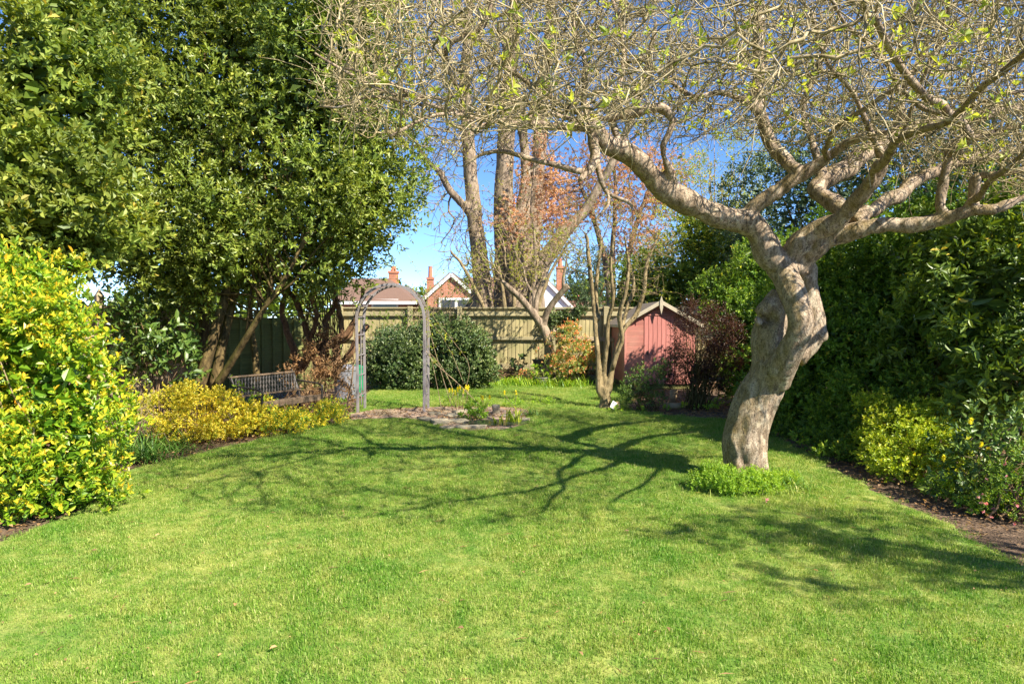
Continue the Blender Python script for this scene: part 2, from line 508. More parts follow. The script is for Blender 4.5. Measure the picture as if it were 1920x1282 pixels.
def radial_stems(base, lumps, n, r0, r1, r=None, wob=.12, basew=.08):
    """stems from one base out into the lumps"""
    r = r or rng; base = np.array(base, float); tp, td = lump_points(lumps, n, r, .3, .9, .3)
    out = []
    for t in tp:
        s = base + np.array([r.normal(0, basew), r.normal(0, basew), 0]); k = np.linspace(0, 1, 7)[:, None]
        c = s + (t - s) * k + np.array([0, 0, .25]) * np.sin(k * math.pi) * np.linalg.norm(t - s) * .4
        c[1:-1] += r.normal(0, wob * .3, (5, 3))
        out.append((c, np.linspace(r0 * r.uniform(.7, 1.2), r1, 7)))
    return out

# ------------------------------------------------------------------ materials
M = {}
M['bark_apple'] = bark_mat('bark_apple', (.32, .235, .16), (.57, .45, .33), 18, moss=(.22, .16, .03), mossamt=.6, bump=1.0, lich=(.55, .45, .32), mottle_amt=.8)
M['twig_apple'] = bark_mat('twig_apple', (.30, .24, .12), (.68, .56, .34), 7, bump=.2)
M['bark_grey'] = bark_mat('bark_grey', (.25, .185, .13), (.44, .34, .24), 9, bump=.5, moss=(.12, .12, .03), mossamt=.3)
M['bark_tan'] = bark_mat('bark_tan', (.24, .18, .09), (.40, .31, .17), 12, bump=.4)
M['bark_dark'] = bark_mat('bark_dark', (.10, .07, .03), (.24, .17, .07), 12, bump=.4, moss=(.12, .12, .02), mossamt=.6)
M['bark_red'] = bark_mat('bark_red', (.16, .085, .045), (.30, .17, .09), 12, bump=.4)
M['twig_pale'] = bark_mat('twig_pale', (.30, .22, .13), (.44, .34, .21), 20, bump=.1)
M['twig_brown'] = bark_mat('twig_brown', (.24, .15, .08), (.36, .24, .13), 20, bump=.1)
M['leaf_evergreen'] = leaf_mat('leaf_evergreen', [(0, (.07, .125, .016)), (.4, (.17, .245, .032)), (.8, (.31, .385, .065)), (1, (.50, .52, .14))], bough=.45, rough=.46, transl=.25, spec=.55)
M['leaf_elaeagnus'] = leaf_mat('leaf_elaeagnus', [(0, (.09, .16, .02)), (.5, (.21, .29, .045)), (.9, (.37, .43, .09)), (1, (.55, .44, .08))], bough=.4, rough=.5, transl=.3, spec=.45)
M['leaf_golden'] = leaf_mat('leaf_golden', [(0, (.07, .18, .012)), (.42, (.20, .36, .02)), (.66, (.42, .50, .035)), (.87, (.74, .62, .05)), (1, (.86, .52, .04))], rough=.4, transl=.3, posvar=.2)
M['leaf_yellow'] = leaf_mat('leaf_yellow', [(0, (.16, .28, .02)), (.3, (.45, .47, .04)), (.75, (.80, .68, .06)), (1, (.88, .80, .20))], rough=.45, transl=.3, posvar=.15)
M['leaf_cover'] = leaf_mat('leaf_cover', [(0, (.06, .19, .02)), (.35, (.16, .32, .03)), (.5, (.60, .55, .04)), (1, (.85, .70, .06))], rough=.45, transl=.3, posvar=.1)
M['leaf_laurel'] = leaf_mat('leaf_laurel', [(0, (.04, .09, .018)), (.6, (.10, .18, .03)), (1, (.22, .29, .06))], rough=.4, transl=.15, spec=.5)
M['leaf_hedge'] = leaf_mat('leaf_hedge', [(0, (.05, .11, .012)), (.5, (.13, .26, .028)), (.9, (.28, .42, .045)), (1, (.52, .50, .06))], bough=.8, rough=.48, transl=.3, spec=.45)
M['leaf_rhodo'] = leaf_mat('leaf_rhodo', [(0, (.06, .12, .018)), (.6, (.17, .27, .035)), (.93, (.34, .43, .05)), (1, (.66, .54, .08))], rough=.42, transl=.25, spec=.5)
M['leaf_lime'] = leaf_mat('leaf_lime', [(0, (.14, .26, .015)), (.5, (.36, .48, .03)), (1, (.66, .66, .06))], rough=.45, transl=.35, posvar=.2)
M['leaf_holly'] = leaf_mat('leaf_holly', [(0, (.045, .09, .03)), (.6, (.10, .16, .05)), (.9, (.20, .27, .09)), (1, (.40, .44, .22))], rough=.45, transl=.15, spec=.5)
M['leaf_tree'] = leaf_mat('leaf_tree', [(0, (.07, .13, .016)), (.6, (.17, .27, .03)), (1, (.36, .41, .06))], rough=.5, transl=.35)
M['leaf_spring'] = leaf_mat('leaf_spring', [(0, (.22, .32, .03)), (.6, (.42, .48, .05)), (1, (.58, .55, .09))], rough=.5, transl=.4)
M['leaf_bud'] = leaf_mat('leaf_bud', [(0, (.26, .36, .05)), (1, (.54, .60, .14))], rough=.5, transl=.45, posvar=.1)
M['leaf_pink'] = leaf_mat('leaf_pink', [(0, (.58, .34, .28)), (.6, (.70, .47, .37)), (1, (.68, .54, .28))], rough=.6, transl=.35)
M['leaf_maroon_shade'] = leaf_mat('leaf_maroon_shade', [(0, (.028, .012, .010)), (.6, (.07, .022, .016)), (1, (.12, .07, .02))], rough=.5, transl=.3)  # maroon leaves with the shrub's shade and dark stems mixed into the colour
M['leaf_pieris'] = leaf_mat('leaf_pieris', [(0, (.12, .22, .04)), (.4, (.28, .38, .10)), (.62, (.55, .45, .14)), (.8, (.75, .22, .10)), (1, (.85, .45, .30))], rough=.4, transl=.3, posvar=.1)
M['leaf_dry'] = leaf_mat('leaf_dry', [(0, (.16, .09, .04)), (.6, (.33, .20, .10)), (1, (.52, .34, .17))], rough=.7, transl=.25)
M['leaf_conifer'] = leaf_mat('leaf_conifer', [(0, (.045, .09, .05)), (1, (.14, .21, .09))], rough=.6, transl=.2)
M['leaf_fresh'] = leaf_mat('leaf_fresh', [(0, (.11, .26, .02)), (.5, (.26, .44, .04)), (1, (.44, .58, .08))], rough=.45, transl=.4, posvar=.15)
M['leaf_strap'] = leaf_mat('leaf_strap', [(0, (.05, .15, .02)), (.6, (.12, .26, .04)), (1, (.26, .38, .10))], rough=.45, transl=.3)
M['flower_yellow'] = leaf_mat('flower_yellow', [(0, (.70, .66, .02)), (1, (.82, .82, .06))], rough=.6, transl=.3, posvar=.05)
M['flower_pink'] = leaf_mat('flower_pink', [(0, (.75, .25, .35)), (1, (.85, .55, .6))], rough=.6, transl=.3, posvar=.05)

def soil_material():
    m, nt, out = newmat('soil')
    n = noisef(nt, 5, detail=8, rough=.7)
    n2 = noisef(nt, 60, detail=3)
    r = ramp(nt, [(.3, (.07, .045, .025)), (.5, (.16, .10, .06)), (.7, (.30, .205, .13))], n)
    c = mixc(nt, r.outputs[0], ramp(nt, [(.3, (.6,) * 3), (.7, (1.15,) * 3)], n2).outputs[0], 1.0, 'MULTIPLY')
    b = N(nt, 'ShaderNodeBsdfPrincipled'); b.inputs['Roughness'].default_value = .95
    nt.links.new(c, b.inputs['Base Color'])
    bp = N(nt, 'ShaderNodeBump'); bp.inputs['Strength'].default_value = .9; bp.inputs['Distance'].default_value = .03
    nt.links.new(n2, bp.inputs['Height']); nt.links.new(bp.outputs[0], b.inputs['Normal'])
    nt.links.new(b.outputs[0], out.inputs['Surface']); return m
M['soil'] = soil_material()
M['path_soil'] = plain_mat('path_soil', (.50, .36, .26), (.30, .20, .13), 7, rough=.95, bump=.8, coord='Position', dirt=(.28, .22, .10))
def lawn_colour(nt, base_stops, tintfac):
    """green to straw with the mossy and dry patches of an old lawn, the same for turf and blades"""
    big = noisef(nt, .55, detail=3, rough=.6)
    mid = noisef(nt, 6.5, detail=7, rough=.8)
    g = ramp(nt, base_stops, tintfac).outputs[0]
    dry = ramp(nt, [(0, (.42, .44, .09)), (1, (.62, .52, .20))], tintfac).outputs[0]
    ad = N(nt, 'ShaderNodeMath', operation='MULTIPLY_ADD'); nt.links.new(big, ad.inputs[0]); ad.inputs[1].default_value = .40
    nt.links.new(mid, ad.inputs[2])
    r = ramp(nt, [(.64, (0, 0, 0)), (.88, (.60,) * 3)], ad.outputs[0])
    g2 = mixc(nt, g, (.62, .84, .62), ramp(nt, [(.38, (1, 1, 1)), (.56, (0, 0, 0))], noisef(nt, 1.7, detail=6, rough=.7)).outputs[0], 'MULTIPLY')
    return mixc(nt, g2, dry, r.outputs[0])
def lawn_material(blade):
    m, nt, out = newmat('grass_blade' if blade else 'turf')
    if blade:
        f = N(nt, 'ShaderNodeAttribute', attribute_name='tint').outputs['Fac']
        st = [(0, (.10, .22, .020)), (.5, (.21, .365, .034)), (.85, (.38, .49, .09)), (1, (.66, .58, .28))]
    else:
        f = noisef(nt, 45, detail=4, rough=.7)
        st = [(.3, (.10, .16, .025)), (.7, (.22, .30, .05))]
    c = lawn_colour(nt, st, f)
    b = N(nt, 'ShaderNodeBsdfPrincipled'); b.inputs['Roughness'].default_value = .55 if blade else .95
    b.inputs['Specular IOR Level'].default_value = .35
    nt.links.new(c, b.inputs['Base Color'])
    sh = b.outputs[0]
    if blade:
        t = N(nt, 'ShaderNodeBsdfTranslucent'); nt.links.new(mixc(nt, c, (1.2, 1.25, .6), 1.0, 'MULTIPLY'), t.inputs['Color'])
        mx = N(nt, 'ShaderNodeMixShader'); mx.inputs[0].default_value = .38
        nt.links.new(sh, mx.inputs[1]); nt.links.new(t.outputs[0], mx.inputs[2]); sh = mx.outputs[0]
    nt.links.new(sh, out.inputs['Surface']); return m
M['turf'] = lawn_material(False); M['blade'] = lawn_material(True)
M['fence_sun'] = plain_mat('fence_sun', (.45, .375, .185), (.31, .25, .115), 5, stretch=(8, 8, .8), objvar=.28, dirt=(.20, .20, .07), bump=.3)
M['fence_rail'] = plain_mat('fence_rail', (.42, .36, .20), (.30, .25, .13), 5, stretch=(1, 8, 8), objvar=.15, bump=.3)
M['fence_green'] = plain_mat('fence_green', (.20, .21, .06), (.12, .135, .035), 5, stretch=(1, 8, 8), objvar=.25, dirt=(.15, .13, .04), bump=.4)
M['fence_tan'] = plain_mat('fence_tan', (.48, .38, .24), (.36, .27, .16), 5, stretch=(8, 8, 1), objvar=.2, bump=.3)
M['shed_red'] = plain_mat('shed_red', (.50, .19, .15), (.40, .145, .115), 6, stretch=(.7, 6, 6), objvar=.16, bump=.25, rough=.6, dirt=(.50, .24, .18))
M['shed_door'] = plain_mat('shed_door', (.56, .21, .175), (.44, .16, .135), 6, stretch=(6, 6, .7), objvar=.14, bump=.25, rough=.6)
M['shed_trim'] = plain_mat('shed_trim', (.52, .45, .33), (.40, .34, .24), 8, bump=.2, objvar=.1)
M['felt'] = plain_mat('felt', (.22, .17, .12), (.13, .105, .08), 20, bump=.3)
M['arch_grey'] = plain_mat('arch_grey', (.27, .24, .25), (.19, .17, .165), 10, stretch=(4, 4, .5), bump=.2, dirt=(.16, .13, .11))
M['dark_metal'] = plain_mat('dark_metal', (.03, .028, .025), (.06, .045, .035), 14, rough=.5)
M['bench_wood'] = plain_mat('bench_wood', (.21, .145, .09), (.13, .085, .05), 8, stretch=(8, 8, 1), bump=.3, objvar=.2)
M['stone'] = plain_mat('stone', (.42, .36, .25), (.26, .22, .15), 9, bump=.7, objvar=.25, rough=.9)
M['bin_metal'] = plain_mat('bin_metal', (.30, .30, .33), (.21, .21, .24), 7, stretch=(2, 2, .4), rough=.45, metallic=.3)
M['bin_green'] = plain_mat('bin_green', (.02, .22, .10), (.015, .16, .07), 6, rough=.5)
M['pot_dark'] = plain_mat('pot_dark', (.035, .035, .038), (.06, .06, .06), 9, rough=.5)
M['pot_terra'] = plain_mat('pot_terra', (.40, .17, .09), (.30, .12, .07), 9, rough=.85)
M['pot_grey'] = plain_mat('pot_grey', (.26, .25, .22), (.18, .17, .15), 9, rough=.85)
M['white'] = plain_mat('white', (.80, .80, .78), (.70, .70, .68), 3, rough=.5, bump=.05)
M['white_wall'] = plain_mat('white_wall', (.82, .82, .80), (.74, .74, .72), 1.2, rough=.8, bump=.05)
M['brick'] = brick_mat('brick', (.52, .20, .105), (.42, .15, .08), (.45, .33, .25))
M['brick_chimney'] = brick_mat('brick_chimney', (.55, .20, .10), (.42, .14, .07), (.40, .28, .2))
M['roof_brown'] = plain_mat('roof_brown', (.22, .13, .09), (.15, .09, .065), 12, stretch=(1, 1, 5), rough=.9, objvar=.2, bump=.3)
M['roof_red'] = plain_mat('roof_red', (.30, .15, .10), (.20, .10, .07), 12, rough=.9, bump=.3)
M['clay'] = plain_mat('clay', (.55, .20, .12), (.42, .15, .09), 6)
M['log'] = plain_mat('log', (.42, .30, .17), (.28, .19, .10), 14, bump=.5)
M['glass_dark'] = plain_mat('glass_dark', (.05, .06, .07), (.08, .09, .10), 2, rough=.08)
def water_mat():
    m, nt, out = newmat('pond_water')
    b = N(nt, 'ShaderNodeBsdfPrincipled'); b.inputs['Base Color'].default_value = (.035, .04, .04, 1); b.inputs['Roughness'].default_value = .12
    bp = N(nt, 'ShaderNodeBump'); bp.inputs['Strength'].default_value = .12; bp.inputs['Distance'].default_value = .02
    nt.links.new(noisef(nt, 9, detail=3), bp.inputs['Height']); nt.links.new(bp.outputs[0], b.inputs['Normal'])
    nt.links.new(b.outputs[0], out.inputs['Surface']); return m
M['water'] = water_mat()

# ------------------------------------------------------------------ ground, lawn, pond
def grid_ground():
    xs = np.concatenate([[-600, -200, -60, -25], np.arange(-14, 14.01, .35), [25, 60, 200, 600]])
    ys = np.concatenate([[-100, -20], np.arange(-6, 22.01, .35), [30, 60, 200, 900]])
    X, Y = np.meshgrid(xs, ys); Z = np.zeros_like(X)
    near = (np.abs(X) < 14) & (Y > -6) & (Y < 22)
    Z[near] = -.006 + .012 * np.sin(X[near] * 2.3 + Y[near]) * np.sin(Y[near] * 1.9) - .014
    V = np.stack([X, Y, Z], -1).reshape(-1, 3); h, w = X.shape
    i = (np.arange(h - 1)[:, None] * w + np.arange(w - 1)).ravel()
    F = [np.stack([i, i + 1, i + w + 1, i + w], 1)]
    o = link('ground', mesh_np('ground', V, F, M['soil'], smooth=True), kind='structure')
grid_ground()

lawn_px = [(150, 957), (185, 925), (190, 893), (250, 880), (350, 858), (420, 838), (500, 822), (590, 802), (640, 790),
           (655, 782), (668, 762), (690, 738), (705, 722), (780, 724), (850, 727), (930, 716), (1010, 711), (1100, 711), (1140, 720), (1182, 726),
           (1185, 745), (1180, 768), (1260, 780), (1350, 786), (1410, 800), (1470, 826), (1540, 866), (1600, 900), (1690, 945), (1765, 975), (1820, 1010), (1920, 1062), (2100, 1160)]
lawn_poly = [G(*p)[:2] for p in lawn_px]
lawn_poly = [np.array([-4.6, 1.0]), np.array([-4.3, 4.2]), G(-60, 1035)[:2], G(40, 1003)[:2]] + lawn_poly + [np.array([4.0, 1.0])]
soil_px = [(652, 778), (700, 769), (800, 764), (860, 762), (940, 763), (985, 768), (1000, 776), (985, 785), (975, 800),
           (940, 806), (880, 808), (830, 800), (800, 788), (740, 783), (700, 786), (655, 788)]
soil_poly = [G(*p)[:2] for p in soil_px]
def inside(pts, poly):
    x, y = pts[:, 0], pts[:, 1]; c = np.zeros(len(pts), bool); n = len(poly)
    for i in range(n):
        x1, y1 = poly[i]; x2, y2 = poly[(i + 1) % n]
        cond = ((y1 > y) != (y2 > y)); xi = (x2 - x1) * (y - y1) / (y2 - y1 + 1e-12) + x1
        c ^= cond & (x < xi)
    return c
def poly_sheet(name, poly, z, mat, kind='structure', wob=.0, thick=0):
    bm = bmesh.new(); vs = []
    n = len(poly)
    for i in range(n):
        a, b = poly[i], poly[(i + 1) % n]; L = np.linalg.norm(b - a); k = max(1, int(L / .12)) if L < 4 else 1
        for j in range(k):
            q = a + (b - a) * j / k
            q = q + wob * np.array([mnoise.noise(Vector((q[0] * 4, q[1] * 4, 1))), mnoise.noise(Vector((q[0] * 4, q[1] * 4, 7)))])
            vs.append(bm.verts.new((q[0], q[1], z)))
    bm.faces.new(vs); bmesh.ops.triangulate(bm, faces=bm.faces[:])
    bmesh.ops.recalc_face_normals(bm, faces=bm.faces[:])
    if bm.faces and sum(f.normal.z for f in bm.faces) < 0: bmesh.ops.reverse_faces(bm, faces=bm.faces[:])
    me = bpy.data.meshes.new(name); bm.to_mesh(me); bm.free(); me.materials.append(mat)
    return link(name, me, kind=kind)
poly_sheet('lawn', lawn_poly, .004, M['turf'], wob=.1)
poly_sheet('soil_bed', soil_poly, .010, M['path_soil'], wob=.08)
pond_c = G(925, 794)
pond_poly = [np.array([pond_c[0] + .62 * math.cos(a) * (1 + .15 * math.sin(3 * a)), pond_c[1] + .30 * math.sin(a)]) for a in np.linspace(0, 2 * math.pi, 20, endpoint=False)]
poly_sheet('pond_water', pond_poly, .018, M['water'], wob=.03)

# grass: tufts instanced over the lawn
def tuft_object(k, nb, rad, h, w):
    r = np.random.default_rng(100 + k)
    b = np.column_stack([r.normal(0, rad * .55, (nb, 2)), np.zeros(nb)])
    az = r.uniform(0, 6.28, nb); lean = np.abs(r.normal(.25, .65, nb)); hh = h * r.uniform(.45, 1.25, nb); ww = w * r.uniform(.7, 1.3, nb)
    d1 = np.column_stack([np.cos(az) * np.sin(lean * .5), np.sin(az) * np.sin(lean * .5), np.cos(lean * .5)])
    d2 = np.column_stack([np.cos(az) * np.sin(lean * 1.5), np.sin(az) * np.sin(lean * 1.5), np.cos(lean * 1.5)])
    s = nrm(np.column_stack([-np.sin(az), np.cos(az), r.normal(0, .3, nb)])); s = nrm(s)
    m = b + d1 * hh[:, None] * .55; t = m + d2 * hh[:, None] * .5
    V = np.stack([b - s * ww[:, None] / 2, b + s * ww[:, None] / 2, m - s * ww[:, None] * .42, m + s * ww[:, None] * .42, t], 1).reshape(-1, 3)
    i = np.arange(nb)[:, None] * 5
    F = [i + [[0, 1, 3, 2]], i + [[2, 3, 4]]]
    me = mesh_np('tuft', V, F, M['blade'], tint=np.repeat(r.uniform(0, 1, nb) ** 1.2, 5))
    return bpy.data.objects.new('grass_tuft', me)
def scatter(name, pts, rot, scl, sources, kind, label=None):
    """one stuff object: points that carry instances of the small sources"""
    me = bpy.data.meshes.new(name); me.vertices.add(len(pts)); me.vertices.foreach_set('co', np.ascontiguousarray(pts, np.float32).ravel())
    a = me.attributes.new('rot', 'FLOAT_VECTOR', 'POINT'); a.data.foreach_set('vector', np.ascontiguousarray(rot, np.float32).ravel())
    a = me.attributes.new('scl', 'FLOAT', 'POINT'); a.data.foreach_set('value', np.ascontiguousarray(scl, np.float32))
    o = link(name, me, kind=kind, label=label)
    ng = bpy.data.node_groups.new(name + '_nodes', 'GeometryNodeTree')
    ng.interface.new_socket('Geometry', in_out='INPUT', socket_type='NodeSocketGeometry')
    ng.interface.new_socket('Geometry', in_out='OUTPUT', socket_type='NodeSocketGeometry')
    gi = ng.nodes.new('NodeGroupInput'); go = ng.nodes.new('NodeGroupOutput')
    g2i = ng.nodes.new('GeometryNodeGeometryToInstance')
    jn = ng.nodes.new('GeometryNodeJoinGeometry')
    for s in sources:
        oi = ng.nodes.new('GeometryNodeObjectInfo'); oi.inputs['Object'].default_value = s; oi.inputs['As Instance'].default_value = True
        ng.links.new(oi.outputs['Geometry'], jn.inputs[0])
    ip = ng.nodes.new('GeometryNodeInstanceOnPoints'); ip.inputs['Pick Instance'].default_value = True
    ri = ng.nodes.new('FunctionNodeRandomValue'); ri.data_type = 'INT'
    for s_ in ri.inputs:
        if s_.enabled and s_.name == 'Min': s_.default_value = 0
        if s_.enabled and s_.name == 'Max': s_.default_value = len(sources) - 1
    ro = [s_ for s_ in ri.outputs if s_.enabled][0]
    nr = ng.nodes.new('GeometryNodeInputNamedAttribute'); nr.data_type = 'FLOAT_VECTOR'; nr.inputs['Name'].default_value = 'rot'
    ns = ng.nodes.new('GeometryNodeInputNamedAttribute'); ns.data_type = 'FLOAT'; ns.inputs['Name'].default_value = 'scl'
    def out(n): return [s_ for s_ in n.outputs if s_.enabled and s_.name == 'Attribute'][0]
    ng.links.new(gi.outputs[0], ip.inputs['Points']); ng.links.new(jn.outputs[0], ip.inputs['Instance'])
    ng.links.new(ro, ip.inputs['Instance Index'])
    ng.links.new(out(nr), ip.inputs['Rotation']); ng.links.new(out(ns), ip.inputs['Scale'])
    ng.links.new(ip.outputs[0], go.inputs[0])
    md = o.modifiers.new('scatter', 'NODES'); md.node_group = ng
    return o
tufts = [tuft_object(k, 150, .09, .021, .0030) for k in range(6)]
def lawn_points():
    sp = .078
    out = []
    for (y0, y1, s) in ((1.6, 6.5, sp), (6.5, 11, sp * 1.15), (11, 19, sp * 1.5)):
        xs = np.arange(-9, 9, s); ys = np.arange(y0, y1, s); X, Y = np.meshgrid(xs, ys)
        p = np.column_stack([X.ravel(), Y.ravel()]) + rng.uniform(-s * .5, s * .5, (X.size, 2))
        vis = np.abs(p[:, 0]) < .9 * p[:, 1] + 1.0
        out.append((p[vis], s / sp))
    P2 = np.concatenate([o for o, _ in out]); S = np.concatenate([np.full(len(o), s ** .5) for o, s in out])
    k = inside(P2, lawn_poly) & ~inside(P2, soil_poly)
    # thin, ragged turf towards the beds and in worn spots
    P2 = P2[k]; S = S[k]
    jit = rng.normal(0, .05, P2.shape); e = inside(P2 + jit * 1.6, lawn_poly) & ~inside(P2 + jit * 2, soil_poly)
    P2 = P2[e]; S = S[e]
    return P2, S
lp, ls = lawn_points()
gsc = np.array([1 + .45 * mnoise.noise(Vector((x * 1.4, y * 1.4, 3))) + .35 * mnoise.noise(Vector((x * 5, y * 5, 8))) for x, y in lp])
scatter('grass', np.column_stack([lp, np.full(len(lp), .004)]),
        np.column_stack([rng.normal(0, .12, len(lp)), rng.normal(0, .12, len(lp)), rng.uniform(0, 6.28, len(lp))]),
        np.clip(gsc, .45, 1.7) * ls * rng.uniform(.8, 1.2, len(lp)), tufts, 'stuff', 'mown spring grass of the garden lawn')
print('tufts', len(lp))

# leaf litter and crumbs on the bare soil
def litter():
    n = 42000
    p = np.column_stack([rng.uniform(-6.5, 7, n), rng.uniform(3.2, 17, n)])
    k = (~inside(p, lawn_poly) | inside(p, soil_poly)) & (np.abs(p[:, 0]) < .8 * p[:, 1]) & ~inside(p, pond_poly)
    p = p[k]; m = len(p); az = rng.uniform(0, 6.28, m)
    d = np.column_stack([np.cos(az), np.sin(az), rng.normal(.1, .2, m)]); nm = np.column_stack([rng.normal(0, .4, (m, 2)), np.ones(m)])
    L = rng.uniform(.02, .06, m)
    V, F, t = leaf_quads(np.column_stack([p, rng.uniform(.01, .03, m)]), d, nm, L, L * .5, rng.uniform(0, 1, m))
    tagp(link('fallen_leaves', mesh_np('fallen_leaves', V, F, M['leaf_dry'], tint=t), kind='stuff'), 'brown leaf litter lying on the bare soil of the beds')
litter()
# a few single leaves on the lawn
fl = [(181, 1041), (983, 1084), (1523, 1078), (441, 1142), (1005, 917), (60, 1105), (730, 1052), (1180, 1004), (1826, 1081), (640, 965), (1250, 1188), (870, 1190), (300, 1010), (1085, 1235), (520, 1225), (1640, 1000)]
for i, (px, py) in enumerate(fl):
    g = G(px, py); L = .035
    V, F, t = leaf_quads(np.zeros((1, 3)), np.array([[1., 0, .1]]), np.array([[0, .2, 1.]]), np.array([L]), np.array([L * .6]), np.array([rng.uniform(.5, 1)]), fine=True)
    o = link('fallen_leaf', mesh_np('fallen_leaf', V, F, M['leaf_dry'], tint=t)); o.location = (g[0], g[1], .035); o.rotation_euler = (0, 0, rng.uniform(0, 6))
    tagp(o, 'small dry brown leaf fallen on the mown lawn', 'leaf', 'single dry leaves scattered over the lawn')
# ------------------------------------------------------------------ houses beyond the fence
def prism(name, profile, y0, y1, mat, parent, label=None):
    """profile: (x,z) polygon pushed from y0 to y1"""
    n = len(profile)
    V = [(x, y0, z) for x, z in profile] + [(x, y1, z) for x, z in profile]
    bm = bmesh.new(); vs = [bm.verts.new(v) for v in V]
    bm.faces.new(vs[:n]); bm.faces.new(vs[n:][::-1])
    for i in range(n): bm.faces.new((vs[i], vs[i + n], vs[(i + 1) % n + n], vs[(i + 1) % n]))
    bmesh.ops.recalc_face_normals(bm, faces=bm.faces[:])
    me = bpy.data.meshes.new(name); bm.to_mesh(me); bm.free(); me.materials.append(mat)
    return link(name, me, parent, label=label)
def slab(name, quad, t, mat, parent):
    q = [Vector(p) for p in quad]; nn = (q[1] - q[0]).cross(q[3] - q[0]).normalized() * t
    if nn.z < 0: nn = -nn
    bm = bmesh.new(); a = [bm.verts.new(p) for p in q]; b = [bm.verts.new(p + nn) for p in q]
    bm.faces.new(a); bm.faces.new(b[::-1])
    for i in range(4): bm.faces.new((a[i], b[i], b[(i + 1) % 4], a[(i + 1) % 4]))
    bmesh.ops.recalc_face_normals(bm, faces=bm.faces[:])
    me = bpy.data.meshes.new(name); bm.to_mesh(me); bm.free(); me.materials.append(mat)
    return link(name, me, parent)
def chimney(parent, px, ytop, ybot, Y, wpx, pot_h, mat):
    a = P(px, ytop, Y); b = P(px, ybot, Y); w = wpx / FPX * Y
    c = place_box('chimney', parent, (a[0], Y, (a[2] + b[2]) / 2 - 1), (w, w, a[2] - b[2] + 2), mat, bev=0)
    place_box('chimney_cap', c, (0, 0, (a[2] - b[2] + 2) / 2 + .05), (w * 1.18, w * 1.18, .12), mat, bev=0, world=False)
    V, F = tube_arrays([(np.array([[0, 0, 0], [0, 0, pot_h * .9], [0, 0, pot_h]]), np.array([w * .36, w * .3, w * .34]))], 12)
    p = link('chimney_pot', mesh_np('chimney_pot', V, F, M['clay'], smooth=False), c, world=False); p.location = (0, 0, (a[2] - b[2] + 2) / 2 + .1)
def gable_house(label, apex, el, er, Y, depth, wallm, roofm, over=.06, **kw):
    A = P(*apex, Y); L_ = P(*el, Y); R_ = P(*er, Y)
    t = thing('house', label, 'house', ((L_[0] + R_[0]) / 2, Y, 0))
    w = prism('wall', [(L_[0] + .35, 0), (R_[0] - .35, 0), (R_[0] - .35, R_[2] + .35 * (A[2] - R_[2]) / (R_[0] - A[0])), (A[0], A[2]), (L_[0] + .35, L_[2] + .35 * (A[2] - L_[2]) / (A[0] - L_[0]))], Y, Y + depth, wallm, t)
    for e in (L_, R_):
        slab('roof', [(e[0], Y - over, e[2]), (A[0], Y - over, A[2]), (A[0], Y + depth + over, A[2]), (e[0], Y + depth + over, e[2])], .12, roofm, t)
        a = Vector((e[0], Y - over - .05, e[2] - .02)); b = Vector((A[0], Y - over - .05, A[2] - .02))
        bar('bargeboard', t, a, b, .15, .05, M['white'], up=(0, 1, 0))
    return t
t = gable_house('orange brick gable house seen over the fence with white bargeboards', (846, 514), (788, 566), (900, 562), 33, 9, M['brick'], M['roof_brown'])
chimney(t, 807, 524, 565, 38, 12, .62, M['brick_chimney'])
wn_ = place_box('window', t, P(856, 578, 32.96), (1.7, .08, 1.0), M['white'], bev=0)
place_box('pane', wn_, (-.4, -.03, 0), (.65, .06, .8), M['glass_dark'], bev=0, world=False)
place_box('pane', wn_, (.4, -.03, 0), (.65, .06, .8), M['glass_dark'], bev=0, world=False)
place_box('eaves_box', t, P(898, 567, 32.7), (.7, .5, .5), M['white'], bev=0)
a, b = P(880, 522, 40), P(1010, 522, 40)
slab('roof', [(a[0], 37, P(880, 562, 37)[2]), (b[0], 37, P(880, 562, 37)[2]), (b[0], 41, a[2]), (a[0], 41, a[2])], .12, M['roof_red'], t)

t = thing('house', 'brick house with brown hipped roof seen through the garden arch', 'house', P(720, 600, 38) * [1, 1, 0])
l, r_ = P(640, 570, 36)[0], P(768, 570, 36)[0]; ze = P(700, 563, 36)[2]
prism('wall', [(l, 0), (r_, 0), (r_, ze), (l, ze)], 36, 43, M['brick'], t)
rx0, rx1, zr, yr = P(660, 510, 39.5)[0], P(728, 522, 39.5)[0], P(728, 522, 39.5)[2], 39.5
bm = bmesh.new(); vv = [bm.verts.new(v) for v in [(l - .4, 35.6, ze), (r_ + .4, 35.6, ze - .12), (r_ + .4, 43.4, ze), (l - .4, 43.4, ze), (rx0, yr, zr), (rx1, yr, zr)]]
for f in ((0, 1, 5, 4), (1, 2, 5), (2, 3, 4, 5), (3, 0, 4), (3, 2, 1, 0)): bm.faces.new([vv[i] for i in f])
bmesh.ops.recalc_face_normals(bm, faces=bm.faces[:])
me = bpy.data.meshes.new('roof'); bm.to_mesh(me); bm.free(); me.materials.append(M['roof_brown']); link('roof', me, t)
place_box('fascia', t, ((l + r_) / 2, 35.55, ze - .14), (r_ - l + .9, .06, .16), M['white'], bev=0)
chimney(t, 738, 512, 545, 40, 16, .3, M['brick_chimney'])
w_ = place_box('window', t, (P(722, 590, 35.97)[0], 35.97, 2.1), (1.4, .08, 1.1), M['white'], bev=0)
place_box('pane', w_, (0, -.03, 0), (1.2, .06, .9), M['glass_dark'], bev=0, world=False)

